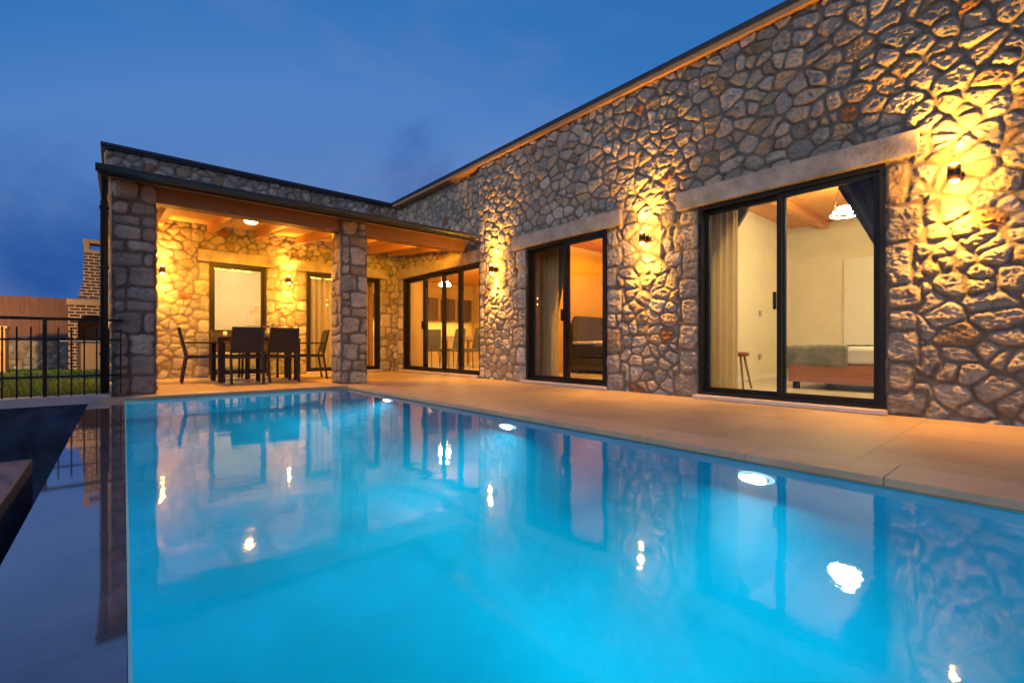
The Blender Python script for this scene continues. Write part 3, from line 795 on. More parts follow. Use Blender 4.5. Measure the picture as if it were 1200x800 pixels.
# recessed lights in the porch ceiling
def downlight(x, y, label):
    z = zc(y)+.052
    r = empty('ceiling_downlight', (x, y, z), 0, label, 'ceiling light', None)
    MB().lathe([(0.0, -.012), (0.115, -.012), (0.115, 0.003), (0.0, 0.003)], 28).build('rim', M['white'], r)
    MB().lathe([(0.0, -.066), (0.07, -.062), (0.10, -.045), (0.105, -.013), (0.0, -.013)], 28).build('lens', M['downlens'], r)
    lamp('SPOT', 'lamp_light', (0, 0, -.085), 520, (1.0, 0.40, 0.015), r, (0, 0, -1), .05, cone=172, blend=.5)
downlight(1.79, 8.95, 'round glowing ceiling light above the dining table')

ls = empty('added_fill_strip', (2.55, 7.575, 2.50), 0, 'added warm fill strip, unseen on the back of the porch beam', 'added fill strip')  # added fill light, hidden behind the beam to even out the porch light
MB().box(-2.4, 2.4, -.012, 0.0, -.02, .02).build('profile', M['white'], ls)
MB().box(-2.4, 2.4, .0005, .006, -.014, .014).build('added_glow', M['fillstrip_lens'], ls)
lamp('AREA', 'lamp_light', (0, .012, 0), 290, (1.0, 0.385, 0.012), ls, (0, 1, .45), 4.7, shape='RECTANGLE', size_y=.024)
# pool lights
def pool_lamp(x, y, z, nd, label, p=39):
    r = empty('pool_light', (x, y, z), math.atan2(nd[1], nd[0]), label, 'pool light', 'lamps in the pool walls')
    def disc(r0, x0, x1):
        b = MB(); v0 = [b.bm.verts.new((x0, r0*math.cos(2*PI*k/20), r0*math.sin(2*PI*k/20))) for k in range(20)]; v1 = [b.bm.verts.new((x1, r0*math.cos(2*PI*k/20), r0*math.sin(2*PI*k/20))) for k in range(20)]
        b.bm.faces.new(v0); b.bm.faces.new(v1)
        for k in range(20): b.bm.faces.new((v0[k], v0[(k+1)%20], v1[(k+1)%20], v1[k]))
        return b
    disc(0.075, 0.0, 0.018).build('ring', M['poolring'], r)
    disc(0.095, -.002, 0.012).build('added_glow', M['poolhalo'], r)  # glowing disc imitates the lamp's halo in the water
    disc(0.055, 0.0185, 0.03).build('lens', M['poollens'], r)
    lamp('AREA', 'lamp_light', (0.05, 0, 0), p, (0.72, 0.93, 1.0), r, (1, 0, -0.12), .14)
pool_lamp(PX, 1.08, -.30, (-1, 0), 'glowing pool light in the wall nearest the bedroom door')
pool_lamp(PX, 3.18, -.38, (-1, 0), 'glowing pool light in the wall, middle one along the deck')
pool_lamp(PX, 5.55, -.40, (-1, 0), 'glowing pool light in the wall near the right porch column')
pool_lamp(PX, -1.05, -.36, (-1, 0), 'added unseen pool light in the deck-side wall, nearest end')  # added beyond the view to brighten the water
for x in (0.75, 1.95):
    pool_lamp(x, PYN, -.5, (0, 1), 'added unseen pool light in the near end wall of the pool, behind the camera')  # unseen pair added to light the basin evenly

# room lights
RW = (1.0, 0.81, 0.36)
def ceiling_lamp(loc, label, energy, col, rings=True, drop=0.16):
    r = empty('ceiling_lamp', loc, 0, label, 'ceiling lamp')
    MB().lathe([(0.0, -.03), (0.07, -.03), (0.07, 0), (0.0, 0)], 20).build('canopy', M['white'], r)
    b = MB()
    def ring(R, z, t=.014):
        pts = [(R*math.cos(a), R*math.sin(a), z) for a in np.linspace(0, 2*PI, 33)]
        b.tube(pts, t, 8, cap=False)
    ring(.125, -drop, .009); ring(.085, -drop+.045, .009)
    if rings: ring(.155, -drop-.045, .009)
    A_ = sum(2*PI*q for q in ((.125, .085, .155) if rings else (.125, .085)))*2*PI*.009
    b.build('ring_light', emit('ring_lamp_glow', col, energy/(PI*A_)), r)
    for a in (0, 2.1, 4.2): MB().tube([(0.05*math.cos(a), .05*math.sin(a), -.03), (.125*math.cos(a), .125*math.sin(a), -drop)], .003, 6).build('cable', M['blackpl'], r)
ceiling_lamp((7.2, 1.79, 2.80), 'white ring ceiling lamp in the bedroom with the big bed', 95, RW, True, .46)
ceiling_lamp((6.6, -0.75, 2.80), 'added unseen ceiling lamp brightening the big bedroom, hidden by the stone wall', 360, RW, False)  # added out of sight, carries most of the bedroom light
ceiling_lamp((7.4, 5.25, 2.75), 'dim ceiling lamp in the bedroom with the dark headboard', 240, (1.0, .52, .07), False)
ceiling_lamp((6.9, 10.9, 2.80), 'white ring ceiling lamp hanging in the living room', 150, (1.0, .58, .16), True, .5)
ceiling_lamp((9.2, 7.8, 2.80), 'added unseen ceiling lamp brightening the living room, hidden by the stone wall', 620, (1.0, .58, .16), False)  # extra unseen lamp added to brighten the living room
ceiling_lamp((2.3, 12.3, 2.80), 'ceiling lamp in the sitting room behind the dining table', 210, RW, False)

# ------------------------------------------------------------------ terrace furniture
def make_chair():
    r = empty('garden_chair', (0, 0, 0), 0, 'x', 'garden chair', 'dark chairs round the garden table')
    for sx in (-1, 1):
        MB().bar((sx*.245, .25, 0), (sx*.245, .25, .64), .036, .03).build('leg', M['chairframe'], r)
        MB().bar((sx*.225, -.30, 0), (sx*.225, -.235, .44), .036, .03).build('leg', M['chairframe'], r)
        MB().box(sx*.245-.026, sx*.245+.026, -.255, .275, .642, .668, .006).build('armrest', M['chairframe'], r)
    f = MB()
    f.bar((-.245, .25, .42), (.245, .25, .42), .03, .04); f.bar((-.225, -.225, .42), (.225, -.225, .42), .03, .04)
    for sx in (-1, 1): f.bar((sx*.235, -.235, .425), (sx*.235, .25, .425), .03, .04)
    f.build('seat_frame', M['chairframe'], r)
    s = MB(); n = 8
    for k in range(n):
        y0 = -.235+.49*k/n; y1 = -.235+.49*(k+1)/n
        z0 = .445-.018*math.sin(PI*k/n); z1 = .445-.018*math.sin(PI*(k+1)/n)
        s.hexa([(-.22,y0,z0-.008),(.22,y0,z0-.008),(.22,y1,z1-.008),(-.22,y1,z1-.008)], [(-.22,y0,z0),(.22,y0,z0),(.22,y1,z1),(-.22,y1,z1)])
    s.build('seat', M['sling'], r)
    bf = MB()
    for sx in (-1, 1): bf.bar((sx*.225, -.235, .44), (sx*.21, -.335, .90), .03, .03)
    bf.bar((-.21, -.332, .885), (.21, -.332, .885), .03, .03); bf.bar((-.222, -.245, .50), (.222, -.245, .50), .026, .026)
    bf.build('back_frame', M['chairframe'], r)
    p = MB(); p.hexa([(-.21,-.252,.505),(.21,-.252,.505),(.21,-.24,.505),(-.21,-.24,.505)], [(-.196,-.338,.88),(.196,-.338,.88),(.196,-.326,.88),(-.196,-.326,.88)])
    p.build('backrest', M['sling'], r)
    return r
TX0, TX1, TY0, TY1, TZ = 1.29, 2.56, 8.83, 9.62, 0.76
ch0 = make_chair()
spots = [((1.63, 8.66), 0.0, 'dark chair with its back to the pool, left of the near pair'),
         ((2.15, 8.63), 0.03, 'dark chair with its back to the pool, right of the near pair'),
         ((1.14, 9.22), -PI/2-.05, 'dark chair seen side on at the left end of the garden table'),
         ((2.74, 9.05), PI/2-.12, 'dark chair at the right end of the table in front of the porch doors'),
         ((1.60, 9.86), PI, 'dark chair on the far side of the table, below the lit window'),
         ((2.12, 9.88), PI+.05, 'dark chair on the far side of the table, half hidden by the plant')]
for i, ((x, y), a, lb) in enumerate(spots):
    o = ch0 if i == 0 else dup(ch0, (0, 0, 0))
    o.location = (x, y, 0); o.rotation_euler = (0, 0, a); o['label'] = lb
tb = empty('garden_table', ((TX0+TX1)/2, (TY0+TY1)/2, 0), 0, 'long dark garden dining table under the porch', 'table')
hx, hy = (TX1-TX0)/2, (TY1-TY0)/2
b = MB()
for k in range(9):
    y0 = -hy+.02+k*(2*hy-.04)/9
    b.box(-hx+.02, hx-.02, y0+.003, y0+(2*hy-.04)/9-.003, TZ-.022, TZ, .002)
b.build('tabletop', M['tabletop'], tb)
b = MB(); b.box(-hx, hx, -hy, -hy+.03, TZ-.075, TZ-.023); b.box(-hx, hx, hy-.03, hy, TZ-.075, TZ-.023); b.box(-hx, -hx+.03, -hy+.03, hy-.03, TZ-.075, TZ-.023); b.box(hx-.03, hx, -hy+.03, hy-.03, TZ-.075, TZ-.023)
b.build('apron', M['chairframe'], tb)
for sx in (-1, 1):
    for sy in (-1, 1):
        MB().box(sx*(hx-.04)-.035, sx*(hx-.04)+.035, sy*(hy-.04)-.035, sy*(hy-.04)+.035, 0, TZ-.076, .004).build('leg', M['chairframe'], tb)
# pot plant and candle on the table
pl = empty('potted_plant', (2.14, 9.2, TZ), 0, 'small leafy plant in a pale green pot on the garden table', 'pot plant')
MB().lathe([(0.0, 0), (.05, 0), (.075, .11), (.065, .11), (.06, .1), (0, .1)], 20).build('pot', M['pot'], pl)
b = MB(); rl = random.Random(8)
for k in range(46):
    a = rl.uniform(0, 6.28); t = rl.uniform(.1, 1); R = .09*t+.01; z = .1+rl.uniform(.02, .15)*(1.2-t*.5)
    c = Vector((R*math.cos(a), R*math.sin(a), z)); d = Vector((math.cos(a), math.sin(a), rl.uniform(-.2, .9))).normalized(); w = d.cross(Vector((0,0,1))).normalized()*.014; L = rl.uniform(.035, .06)
    b.quad(c, c+d*L*.5+w, c+d*L, c+d*L*.5-w)
for k in range(8):
    a = rl.uniform(0, 6.28); b.tube([(0, 0, .1), (.06*math.cos(a), .06*math.sin(a), .22)], .003, 5)
b.build('foliage', M['leaf'], pl)
cn = MB(); cn.lathe([(0, 0), (.03, 0), (.03, .085), (.006, .088), (0, .088)], 16); cn.tube([(0, 0, .088), (0, 0, .10)], .0025, 5)
o = cn.build('candle', M['wax'], None, (1.47, 9.35, TZ)); tag(o, 'short white candle at the left end of the garden table', 'candle')

# ------------------------------------------------------------------ iron fence
FY = 7.27
fe = empty('iron_fence', (-0.5, FY, 0.04), 0, 'black iron railing on a pale kerb in front of the lawn', 'fence')
F0 = Vector((-0.5, FY, 0.04))
def fx(u):  # world x of fence pickets
    return u
def FB(mb, name): o = mb.build(name, M['iron'], fe); o.location = -F0; return o
FB(MB().bar((-8.8, FY, .905), (.085, FY, .905), .045, .03), 'handrail')
FB(MB().bar((-8.8, FY, .675), (.085, FY, .675), .016, .022), 'rail')
FB(MB().bar((-8.8, FY, .26), (.085, FY, .26), .016, .022), 'rail')
x = 0.07; k = 0
xs_post = []
while x > -8.7:
    if k in (0,): FB(MB().bar((x, FY, .04), (x, FY, .80), .014), 'picket')
    elif k % 7 == 6: FB(MB().bar((x, FY, .04), (x, FY, .893), .034), 'post')
    else: FB(MB().bar((x, FY, .04), (x, FY, .81), .014), 'picket')
    x -= 0.107; k += 1

# ------------------------------------------------------------------ garden behind: barbecue, wall, fence
BX, BY = -0.38, 15.0
bq = empty('brick_barbecue', (BX, BY, 0), 0, 'tall brick garden barbecue with an arched hearth and tapering chimney', 'barbecue')
W, Dp = 0.41, 0.75
for x0 in (-W, W-.16): MB().box(x0, x0+.16, 0, Dp, 0, .70).build('base_pier', M['brick'], bq)
MB().box(-W+.161, W-.161, .02, Dp, 0, .70).build('base_panel', M['ochre'], bq)
MB().box(-W-.14, W+.05, -.06, Dp, .702, .76, .006).build('counter_slab', M['marble'], bq)
b = MB(); b.box(-W, -W+.16, 0, Dp, .762, 1.30); b.box(W-.16, W, 0, Dp, .762, 1.30)
# arch ring
na = 12; R = W-.16; zc_ = 1.15
for k in range(na):
    a0, a1 = PI*k/na, PI*(k+1)/na
    pts = [(R*math.cos(a0), zc_+R*.75*math.sin(a0)), (R*math.cos(a1), zc_+R*.75*math.sin(a1))]
    x_a, z_a = pts[0]; x_b, z_b = pts[1]
    b.hexa([(x_a, 0.004, z_a), (x_b, 0.004, z_b), (x_b, Dp, z_b), (x_a, Dp, z_a)], [(x_a, 0.004, 1.56), (x_b, 0.004, 1.56), (x_b, Dp, 1.56), (x_a, Dp, 1.56)])
b.box(-W, -W+.16, 0.002, Dp, 1.302, 1.56); b.box(W-.16, W, 0.002, Dp, 1.302, 1.56)
b.build('hearth_surround', M['brick'], bq)
MB().box(-W+.165, W-.165, .35, Dp-.01, .765, 1.55).build('hearth', M['soot'], bq)
MB().box(-W-.03, W+.03, -.03, Dp+.03, 1.562, 1.70, .006).build('cornice', M['refract'], bq)
b = MB(); b.hexa([(-.26,.06,1.702),(.36,.06,1.702),(.36,.66,1.702),(-.26,.66,1.702)], [(-.17,.14,2.12),(.28,.14,2.12),(.28,.60,2.12),(-.17,.60,2.12)])
b.hexa([(-.17,.14,2.12),(.28,.14,2.12),(.28,.60,2.12),(-.17,.60,2.12)], [(-.14,.18,2.86),(.25,.18,2.86),(.25,.56,2.86),(-.14,.56,2.86)])
b.build('chimney', M['brick'], bq)
b = MB(); z0, z1 = 2.862, 3.16
b.box(-.15, -.05, .16, .58, z0, z1-.08); b.box(.15, .26, .16, .58, z0, z1-.08); b.box(-.17, .28, .14, .60, z1-.08, z1); b.box(-.05, .15, .16, .58, z0, z0+.05)
b.build('chimney_cap', M['refract'], bq)
# boundary stone wall with timber fence on it
gw = empty('garden_wall', (-4, 16.6, 0), 0, 'low rubble garden wall at the back of the lawn', 'garden wall')
o = relief_obj('stonework', [stone_patch((0, 16.65, 0), (1, 0, 0), (0, -1, 0), -8.5, 0.6, 0, .80, [], [], seed=61, res=0.045)], gw); o.location = (4, -16.6, 0)
o = MB().box(-8.5, .6, 16.56, 17.0, .802, .85, .006).build('coping', M['ledge'], gw); o.location = (4, -16.6, 0)
wf = empty('wooden_fence', (-4, 16.8, .85), 0, 'red brown board fence standing on the rubble garden wall', 'fence')
b = MB(); x = -8.5; rf = random.Random(5)
while x < .55:
    w_ = rf.uniform(.13, .17); dz = rf.uniform(-.012, .012)
    b.box(x, x+w_-.002, 16.74+rf.uniform(0, .008), 16.77, .852, 1.83+dz); x += w_
o = b.build('boards', M['fencewood'], wf); o.location = (4, -16.8, -.85)
b = MB(); b.box(-8.5, .55, 16.772, 16.83, 1.1, 1.18); b.box(-8.5, .55, 16.772, 16.83, 1.62, 1.70)
o = b.build('rail', M['fencewood'], wf); o.location = (4, -16.8, -.85)
pr = empty('garden_pier', (-2.02, 15.3, 0), 0, 'ochre plastered garden pier on the lawn left of the barbecue', 'pier')
MB().box(-.22, .22, -.22, .22, 0, .98, .01).build('shaft', M['ochre'], pr)
MB().box(-.25, .25, -.25, .25, .982, 1.04, .008).build('cap', M['refract'], pr)

gl = empty('added_garden_lamp', (-3.3, 14.0, 0), 0, 'added out-of-view garden lamp that warms the barbecue and the plastered pier', 'added garden lamp')  # lamp added out of view to warm the barbecue, pier and garden wall
MB().lathe([(0, 0), (.06, 0), (.06, .02), (.03, .03), (.03, .9), (0, .9)], 16).build('post', M['lampbody'], gl)
MB().lathe([(0, .902), (.07, .902), (.07, 1.02), (0, 1.02)], 20).build('lens', M['warmbulb'], gl)
MB().lathe([(0, 1.022), (.1, 1.022), (.02, 1.08), (0, 1.08)], 20).build('lamp_cap', M['lampbody'], gl)
lamp('POINT', 'lamp_light', (0, 0, 1.2), 420, (1, .58, .22), gl, None, .05)

# ------------------------------------------------------------------ indoor things
def curtain(name, p0, p1, z0, z1, mat, label, waves=9, depth=.05, taper=None, group=None):
    """hanging cloth from p0 to p1 (xy); taper(t) -> 0..1 share of the width kept at height t"""
    nu, nv = waves*8, 24
    P0, P1 = Vector((*p0, 0)), Vector((*p1, 0)); d = P1-P0; nrm = Vector((-d.y, d.x, 0)).normalized()
    V = []; F = []
    for j in range(nv+1):
        t = j/nv; z = z0+(z1-z0)*t; k = taper(t) if taper else 1.0
        for i in range(nu+1):
            s = i/nu
            w = depth*(math.sin(2*PI*waves*s)+.35*math.sin(2*PI*waves*.37*s+1.3))*(.75+.25*math.sin(3*t+s*4))
            V.append(tuple(P0 + d*(s*k) + nrm*w + Vector((0, 0, z))))
    for j in range(nv):
        for i in range(nu):
            a = j*(nu+1)+i; F.append((a, a+1, a+nu+2, a+nu+1))
    me = bpy.data.meshes.new(name); me.from_pydata(V, [], F)
    for p in me.polygons: p.use_smooth = True
    o = mesh_obj(name, me, mat); tag(o, label, 'curtain', group)
    md = o.modifiers.new('thickness', 'SOLIDIFY'); md.thickness = .003
    return o
ci = XW+.42
curtain('sheer_curtain', (ci, 3.10), (ci, 2.46), .06, 2.62, M['sheer'], 'sheer cream curtain inside the left pane of the bedroom with the big bed', 8, .03)
curtain('drape', (ci+.12, 3.0), (ci+.12, 2.36), .06, 2.62, M['drape'], 'grey drape gathered behind the sheer curtain by the stool', 5, .035, lambda t: .3+.7*min(1, max(0, (t-.55)/.3))**1.2)
curtain('drape', (ci, 0.72), (ci, 1.46), .06, 2.62, M['drape'], 'grey drape swept to the right in the big bedroom door', 6, .04, lambda t: .32+.68*min(1, max(0, (t-.40)/.44))**1.1)
curtain('sheer_curtain', (ci, 6.20), (ci, 5.38), .06, 2.62, M['sheer'], 'sheer curtain inside the bedroom with the dark headboard', 8, .03)
curtain('drape', (ci+.12, 6.0), (ci+.12, 5.22), .06, 2.62, M['drape'], 'grey drape tied back inside the bedroom with the dark headboard', 7, .035, lambda t: .62+.38*min(1, max(0, (t-.4)/.42)))
ct = XR+.42
curtain('sheer_curtain', (XR+.17, 10.17), (XR+.17, 9.58), .06, 2.6, M['sheer'], 'sheer curtain at the left leaf of the living room doors', 9, .03)
curtain('sheer_curtain', (3.2, YB+.40), (4.32, YB+.40), .06, 2.6, M['sheer'], 'sheer curtain in the porch door behind the right column', 9, .03)
curtain('drape', (4.85, YB+.42), (4.42, YB+.42), .06, 2.6, M['drape_warm'], 'amber drape at the right edge of the porch door', 4, .035)

# bed with throw (big bedroom)
def bed(x0, x1, y0, y1, head_low_y, label, wood_m, cover_m, with_throw, name='bed'):
    r = empty(name, ((x0+x1)/2, (y0+y1)/2, .035), 0, label, 'bed')
    hx, hy = (x1-x0)/2, (y1-y0)/2
    b = MB(); b.box(-hx, hx, -hy, hy, .09, .33, .01); n = 7
    b.build('bed_base', wood_m, r)
    for sx in (-1, 1):
        for sy in (-1, 1): MB().box(sx*(hx-.08)-.035, sx*(hx-.08)+.035, sy*(hy-.08)-.035, sy*(hy-.08)+.035, 0, .088).build('leg', M['blackpl'], r)
    MB().box(-hx+.01, hx-.01, -hy+.01, hy-.01, .332, .56, .05).build('mattress', cover_m, r)
    s = -1 if head_low_y else 1
    MB().box(-hx, hx, s*(hy+.06)-.04, s*(hy+.06)+.04, .0, 1.05, .02).build('headboard', M['headboard'], r)
    for sx in (-.5, .5):
        MB().box(sx*hx-.32, sx*hx+.32, s*(hy-.28)-.2, s*(hy-.28)+.2, .56, .70, .06).build('pillow', M['sheet'], r)
    return r
bed(6.95, 8.55, 0.35, 2.38, True, 'large bed with red brown base and white linen behind the sliding door', M['bedwood'], M['sheet'], True)
# throw: cloth lying over the foot end of the bed
nu, nv = 40, 30; V = []; F = []
for j in range(nv+1):
    for i in range(nu+1):
        a = -0.27 + (1.60+.54)*i/nu; c = 1.70+1.02*j/nv          # a across the bed, c along it towards and over the foot
        x = 6.95+a; y = c; z = .612
        if a < 0: x = 6.935-.008*math.sin(c*20); z += a
        elif a > 1.60: x = 8.565+.008*math.sin(c*20); z -= a-1.60
        if c > 2.40: y = 2.395+.010*math.sin(a*17); z -= c-2.40
        z += .006*math.sin(a*9+c*7)+.004*math.sin(c*23)
        V.append((x, y, max(z, .07)))
for j in range(nv):
    for i in range(nu):
        k = j*(nu+1)+i; F.append((k, k+1, k+nu+2, k+nu+1))
me = bpy.data.meshes.new('bed_throw'); me.from_pydata(V, [], F)
for p in me.polygons: p.use_smooth = True
o = mesh_obj('bed_throw', me, M['throw']); tag(o, 'olive grey throw laid across the foot of the white bed', 'blanket')
o.modifiers.new('thickness', 'SOLIDIFY').thickness = .008
# stool
st = empty('wooden_stool', (6.40, 2.80, .035), 0, 'small stool with red brown seat and splayed legs by the curtain', 'stool')
MB().lathe([(0, .43), (.12, .43), (.135, .445), (.135, .47), (.12, .485), (0, .485)], 24).build('seat', M['stoolseat'], st)
for k in range(4):
    a = PI/4+k*PI/2
    MB().tube([(.17*math.cos(a), .17*math.sin(a), 0), (.08*math.cos(a), .08*math.sin(a), .432)], [.014, .017], 8).build('leg', M['stoolleg'], st)
# air conditioner, switches
for (y, z, x, ax) in ((1.42, 1.15, 9.694, 'x'), (3.27, 1.15, 8.3, 'y'), (3.27, 0.42, 8.3, 'y'), (3.27, 1.85, 6.65, 'y')):
    b = MB()
    if ax == 'x': b.box(x-.012, x, y-.045, y+.045, z-.045, z+.045, .004)
    else: b.box(x-.045, x+.045, y-.012, y, z-.045, z+.045, .004)
    tag(b.build('switch_plate', M['kerb']), {1.42: 'grey switch plate beside the bedroom door handle', 1.15: 'grey switch plate at hand height on the side wall by the stool', 0.42: 'grey socket plate low on the side wall by the stool', 1.85: 'grey thermostat plate high on the side wall by the stool'}[y if ax == 'x' else z], 'switch plate')

# second bedroom: dark bed with charcoal headboard
r = empty('bed', (8.0, 5.65, .035), 0, 'dark bed with a charcoal headboard behind the narrower sliding door', 'bed')
MB().box(-.68, .68, -.98, .98, .08, .32, .01).build('bed_base', M['headboard'], r)
MB().box(-.67, .67, -.97, .97, .322, .60, .05).build('mattress', M['throw_dark'], r)
b = MB(); v_ = [(-.62, 0), (.62, 0), (.62, 1.02), (.50, 1.20), (-.50, 1.20), (-.62, 1.02)]
fa = [b.bm.verts.new((x, 1.0, z)) for x, z in v_]; fb_ = [b.bm.verts.new((x, 1.08, z)) for x, z in v_]
b.bm.faces.new(fa); b.bm.faces.new(fb_[::-1])
for k in range(6): b.bm.faces.new((fa[k], fa[(k+1) % 6], fb_[(k+1) % 6], fb_[k]))
b.build('headboard', M['headboard'], r)
MB().box(-.69, .69, .40, .96, .60, .66, .02).build('folded_sheet', M['sheet'], r)
MB().box(-.69, .20, -1.0, -.55, .40, .47, .02).build('folded_blanket', M['sheet'], r)
r = empty('bedside_lamp', (9.02, 6.4, .035), 0, 'small bedside lamp beside the charcoal headboard', 'lamp')
MB().box(-.2, .2, -.2, .2, 0, .5, .01).build('side_table', M['cabinet'], r)
MB().lathe([(0, .5), (.06, .5), (.06, .515), (.012, .53), (.012, .72), (0, .72)], 16).build('stem', M['blackpl'], r)
MB().lathe([(.10, .70), (.07, .86)], 20).build('lamp_shade', M['warmbulb'], r)

# living room: kitchen units, dining set, sofa, picture
kt = empty('kitchen_units', (8.2, 14.15, .035), 0, 'kitchen units with dark wall cupboards along the far living room wall', 'kitchen')
b = MB(); b.box(-2.4, 1.9, -.6, 0, 0, .86); b.build('base_unit', M['counter'], kt)
MB().box(-2.42, 1.92, -.63, 0, .862, .90).build('worktop', M['marble'], kt)
MB().box(-2.4, 1.9, -.02, 0, .902, 1.42).build('backsplash', M['backsplash'], kt)
for x in (-2.2, -1.5, -.8, -.1, .6, 1.3): MB().box(x, x+.38, -.34, 0, 1.45, 2.2, .006).build('wall_cupboard', M['cabinet'], kt)
lamp('AREA', 'worktop_light', (8.0, 13.85, 1.43), 26, (1, .70, .25), None, (0, 0, -1), 3.6, shape='RECTANGLE', size_y=.05)
def indoor_chair(loc, a, label):
    r = empty('dining_chair', loc, a, label, 'dining chair', 'upholstered chairs in the living room')
    MB().box(-.23, .23, -.22, .24, .42, .50, .02).build('seat', M['indoorchair'], r)
    MB().hexa([(-.23,-.25,.48),(.23,-.25,.48),(.23,-.18,.48),(-.23,-.18,.48)], [(-.20,-.33,1.02),(.20,-.33,1.02),(.20,-.27,1.02),(-.20,-.27,1.02)]).build('backrest', M['indoorchair'], r)
    for sx in (-1, 1):
        for sy in (-1, 1): MB().tube([(sx*.22, sy*.22, 0), (sx*.19, sy*.19, .43)], [.013, .018], 8).build('leg', M['stoolleg'], r)
    return r
indoor_chair((6.55, 11.15, .035), PI/2+.5, 'grey dining chair seen through the second leaf of the living room doors')
indoor_chair((6.75, 10.35, .035), PI/2, 'grey dining chair seen through the third leaf of the living room doors')
indoor_chair((6.6, 9.35, .035), PI/2-.2, 'grey dining chair at the right edge of the living room doors')
indoor_chair((3.75, YB+1.3, .035), 2.6, 'grey chair behind the porch door beside the right end of the table')
t = empty('dining_table', (7.5, 10.3, .035), 0, 'pale dining table inside the living room', 'table')
MB().box(-.45, .45, -.95, .95, .71, .75, .008).build('tabletop', M['counter'], t)
for sx in (-1, 1):
    for sy in (-1, 1): MB().box(sx*.38-.03, sx*.38+.03, sy*.88-.03, sy*.88+.03, 0, .709).build('leg', M['stoolleg'], t)
s = empty('sofa', (2.5, 13.0, .035), 0, 'beige sofa in the sitting room behind the dining table', 'sofa')
MB().box(-1.0, 1.0, -.45, .45, .05, .42, .05).build('seat', M['sofa'], s)
MB().box(-1.0, 1.0, .25, .5, .42, .85, .06).build('backrest', M['sofa'], s)
MB().box(-1.15, -1.0, -.45, .5, .05, .6, .05).build('armrest', M['sofa'], s); MB().box(1.0, 1.15, -.45, .5, .05, .6, .05).build('armrest', M['sofa'], s)
o = MB().box(-.24, .24, -.07, .07, 0, .42, .06).build('cushion', M['pink'], None, (2.55, 12.55, .46)); tag(o, 'dusty pink cushion on the beige sofa', 'cushion')
pc = empty('wall_picture', (2.95, 14.19, 1.45), 0, 'pale framed picture on the sitting room wall', 'picture')
MB().box(-.22, .22, -.03, 0, -.3, .3).build('picture_frame', M['white'], pc)
MB().box(-.17, .17, -.034, -.0305, -.25, .25).build('canvas', M['picture'], pc)

# ------------------------------------------------------------------ world, sun
w = bpy.data.worlds.new('World'); SC.world = w; w.use_nodes = True
nt = w.node_tree; bg = nt.nodes['Background']
tc = N(nt, 'ShaderNodeTexCoord'); sp = N(nt, 'ShaderNodeSeparateXYZ'); nt.links.new(tc.outputs['Generated'], sp.inputs[0])
sky = N(nt, 'ShaderNodeTexSky', sky_type='NISHITA'); sky.sun_disc = False
SUN_EL, SUN_AZ = 14.0, 248.0     # afterglow behind the camera, compass degrees clockwise from +Y
sky.sun_elevation = math.radians(-2.0); sky.sun_rotation = math.radians(SUN_AZ)
qx = N(nt, 'ShaderNodeMath', operation='SUBTRACT'); qx.inputs[1].default_value = 0.35; nt.links.new(sp.outputs['X'], qx.inputs[0])
qq = N(nt, 'ShaderNodeMath', operation='MULTIPLY'); nt.links.new(qx.outputs[0], qq.inputs[0]); nt.links.new(qx.outputs[0], qq.inputs[1])
qa = N(nt, 'ShaderNodeMath', operation='MULTIPLY_ADD'); qa.inputs[1].default_value = 0.6; nt.links.new(qq.outputs[0], qa.inputs[0]); nt.links.new(sp.outputs['Z'], qa.inputs[2])
grad = ramp(nt, qa.outputs[0], [(0.10, (0.075, 0.165, 0.46)), (0.30, (0.088, 0.205, 0.51)), (0.45, (0.074, 0.212, 0.54)), (0.58, (0.028, 0.165, 0.475)), (1.0, (0.012, 0.10, 0.36))])
def blob(d, r0, r1):
    d = Vector(d).normalized()
    dt = N(nt, 'ShaderNodeVectorMath', operation='DISTANCE'); dt.inputs[1].default_value = d
    sc = N(nt, 'ShaderNodeVectorMath', operation='MULTIPLY'); sc.inputs[1].default_value = (1, 1, 1)
    nv = N(nt, 'ShaderNodeVectorMath', operation='MULTIPLY_ADD'); nv.inputs[1].default_value = (.35, .35, .35); 
    cn_ = N(nt, 'ShaderNodeTexNoise', i_Scale=5.0, i_Detail=5.0, i_Roughness=.55); nt.links.new(tc.outputs['Generated'], cn_.inputs['Vector'])
    sb = N(nt, 'ShaderNodeVectorMath', operation='SUBTRACT'); sb.inputs[1].default_value = (.5, .5, .5); nt.links.new(cn_.outputs['Color'], sb.inputs[0])
    nt.links.new(sb.outputs[0], nv.inputs[0]); nt.links.new(tc.outputs['Generated'], nv.inputs[2])
    nt.links.new(nv.outputs[0], dt.inputs[0])
    m_ = N(nt, 'ShaderNodeMapRange', interpolation_type='SMOOTHSTEP'); m_.inputs['From Min'].default_value = r1; m_.inputs['From Max'].default_value = r0; nt.links.new(dt.outputs['Value'], m_.inputs['Value'])
    return m_.outputs[0]
mp = N(nt, 'ShaderNodeMapping'); mp.inputs['Scale'].default_value = (1.1, 1.1, 3.4); mp.inputs['Location'].default_value = (0.4, 0.2, 0.1)
nt.links.new(tc.outputs['Generated'], mp.inputs['Vector'])
nz = N(nt, 'ShaderNodeTexNoise', i_Scale=1.7, i_Detail=6.0, i_Roughness=0.5, i_Distortion=0.3); nt.links.new(mp.outputs['Vector'], nz.inputs['Vector'])
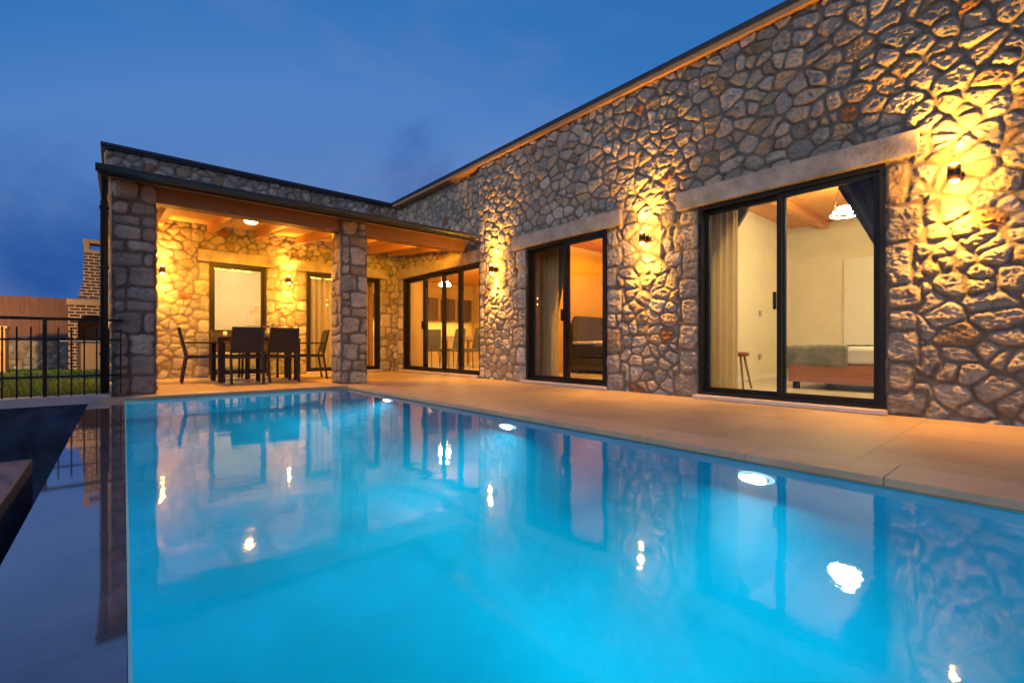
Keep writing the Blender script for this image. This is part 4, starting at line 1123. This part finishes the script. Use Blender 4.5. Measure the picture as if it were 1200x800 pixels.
# darker cloud bank near the horizon, paler lilac veil above it
lowm = N(nt, 'ShaderNodeMapRange'); lowm.inputs['From Min'].default_value = 0.36; lowm.inputs['From Max'].default_value = 0.12; nt.links.new(sp.outputs['Z'], lowm.inputs['Value'])
cm = N(nt, 'ShaderNodeMapRange'); cm.inputs['From Min'].default_value = 0.46; cm.inputs['From Max'].default_value = 0.60; nt.links.new(nz.outputs['Fac'], cm.inputs['Value'])
mb = N(nt, 'ShaderNodeMath', operation='MULTIPLY'); mb.inputs[1].default_value = 0.35; nt.links.new(lowm.outputs[0], mb.inputs[0])
mb2 = N(nt, 'ShaderNodeMath', operation='MULTIPLY'); nt.links.new(mb.outputs[0], mb2.inputs[0]); nt.links.new(cm.outputs[0], mb2.inputs[1])
m1 = N(nt, 'ShaderNodeMath', operation='MAXIMUM'); nt.links.new(mb2.outputs[0], m1.inputs[0]); nt.links.new(blob((-.06, .99, .10), .03, .24), m1.inputs[1])
bl2 = N(nt, 'ShaderNodeMath', operation='MULTIPLY'); bl2.inputs[1].default_value = 0.75; nt.links.new(blob((.47, .82, .30), .0, .13), bl2.inputs[0])
mm = N(nt, 'ShaderNodeMath', operation='MAXIMUM'); nt.links.new(m1.outputs[0], mm.inputs[0]); nt.links.new(bl2.outputs[0], mm.inputs[1])
mxc = N(nt, 'ShaderNodeMixRGB'); mxc.inputs[2].default_value = (0.012, 0.085, 0.33, 1)
nt.links.new(mm.outputs[0], mxc.inputs[0]); nt.links.new(grad, mxc.inputs[1])
vm = N(nt, 'ShaderNodeMapRange'); vm.inputs['From Min'].default_value = 0.50; vm.inputs['From Max'].default_value = 0.30; vm.inputs['To Max'].default_value = 0.42; nt.links.new(nz.outputs['Fac'], vm.inputs['Value'])
mxv = N(nt, 'ShaderNodeMixRGB'); mxv.inputs[2].default_value = (0.17, 0.25, 0.50, 1)
nt.links.new(vm.outputs[0], mxv.inputs[0]); nt.links.new(mxc.outputs[0], mxv.inputs[1])
ns = N(nt, 'ShaderNodeMixRGB', blend_type='ADD'); ns.inputs[0].default_value = 0.05
nt.links.new(mxv.outputs[0], ns.inputs[1]); nt.links.new(sky.outputs[0], ns.inputs[2])
nt.links.new(ns.outputs[0], bg.inputs['Color']); bg.inputs['Strength'].default_value = 1.0

sl_ = bpy.data.lights.new('afterglow_sun', 'SUN'); sl_.energy = 1.25; sl_.angle = math.radians(60); sl_.color = (1.0, 0.93, 0.84)
so = bpy.data.objects.new('afterglow_sun', sl_); C.objects.link(so); so.location = (-6, -10, 8)
az, el = math.radians(SUN_AZ), math.radians(SUN_EL)
so.rotation_euler = (-Vector((math.sin(az)*math.cos(el), math.cos(az)*math.cos(el), math.sin(el)))).to_track_quat('-Z', 'Y').to_euler()

# ------------------------------------------------------------------ camera, render
cam = bpy.data.cameras.new('camera'); co = bpy.data.objects.new('camera', cam); C.objects.link(co)
co.location = (0, 0, 0.6063); co.rotation_euler = (math.radians(90), 0, -0.7072)
cam.sensor_width = 36; cam.sensor_fit = 'HORIZONTAL'; cam.lens = 36*547.09/1200; cam.shift_y = 4.88/1200
cam.clip_start = 0.02; cam.clip_end = 2000
SC.camera = co
SC.view_settings.view_transform = 'Standard'; SC.view_settings.look = 'None'; SC.view_settings.gamma = 1.0; SC.view_settings.exposure = 0.0
SC.view_settings.use_curve_mapping = False
SC.cycles.use_denoising = True
SC.cycles.max_bounces = 10; SC.cycles.transparent_max_bounces = 16; SC.cycles.transmission_bounces = 8; SC.cycles.glossy_bounces = 5; SC.cycles.diffuse_bounces = 4
SC.cycles.caustics_reflective = False; SC.cycles.caustics_refractive = False
SC.cycles.sample_clamp_indirect = 6.0
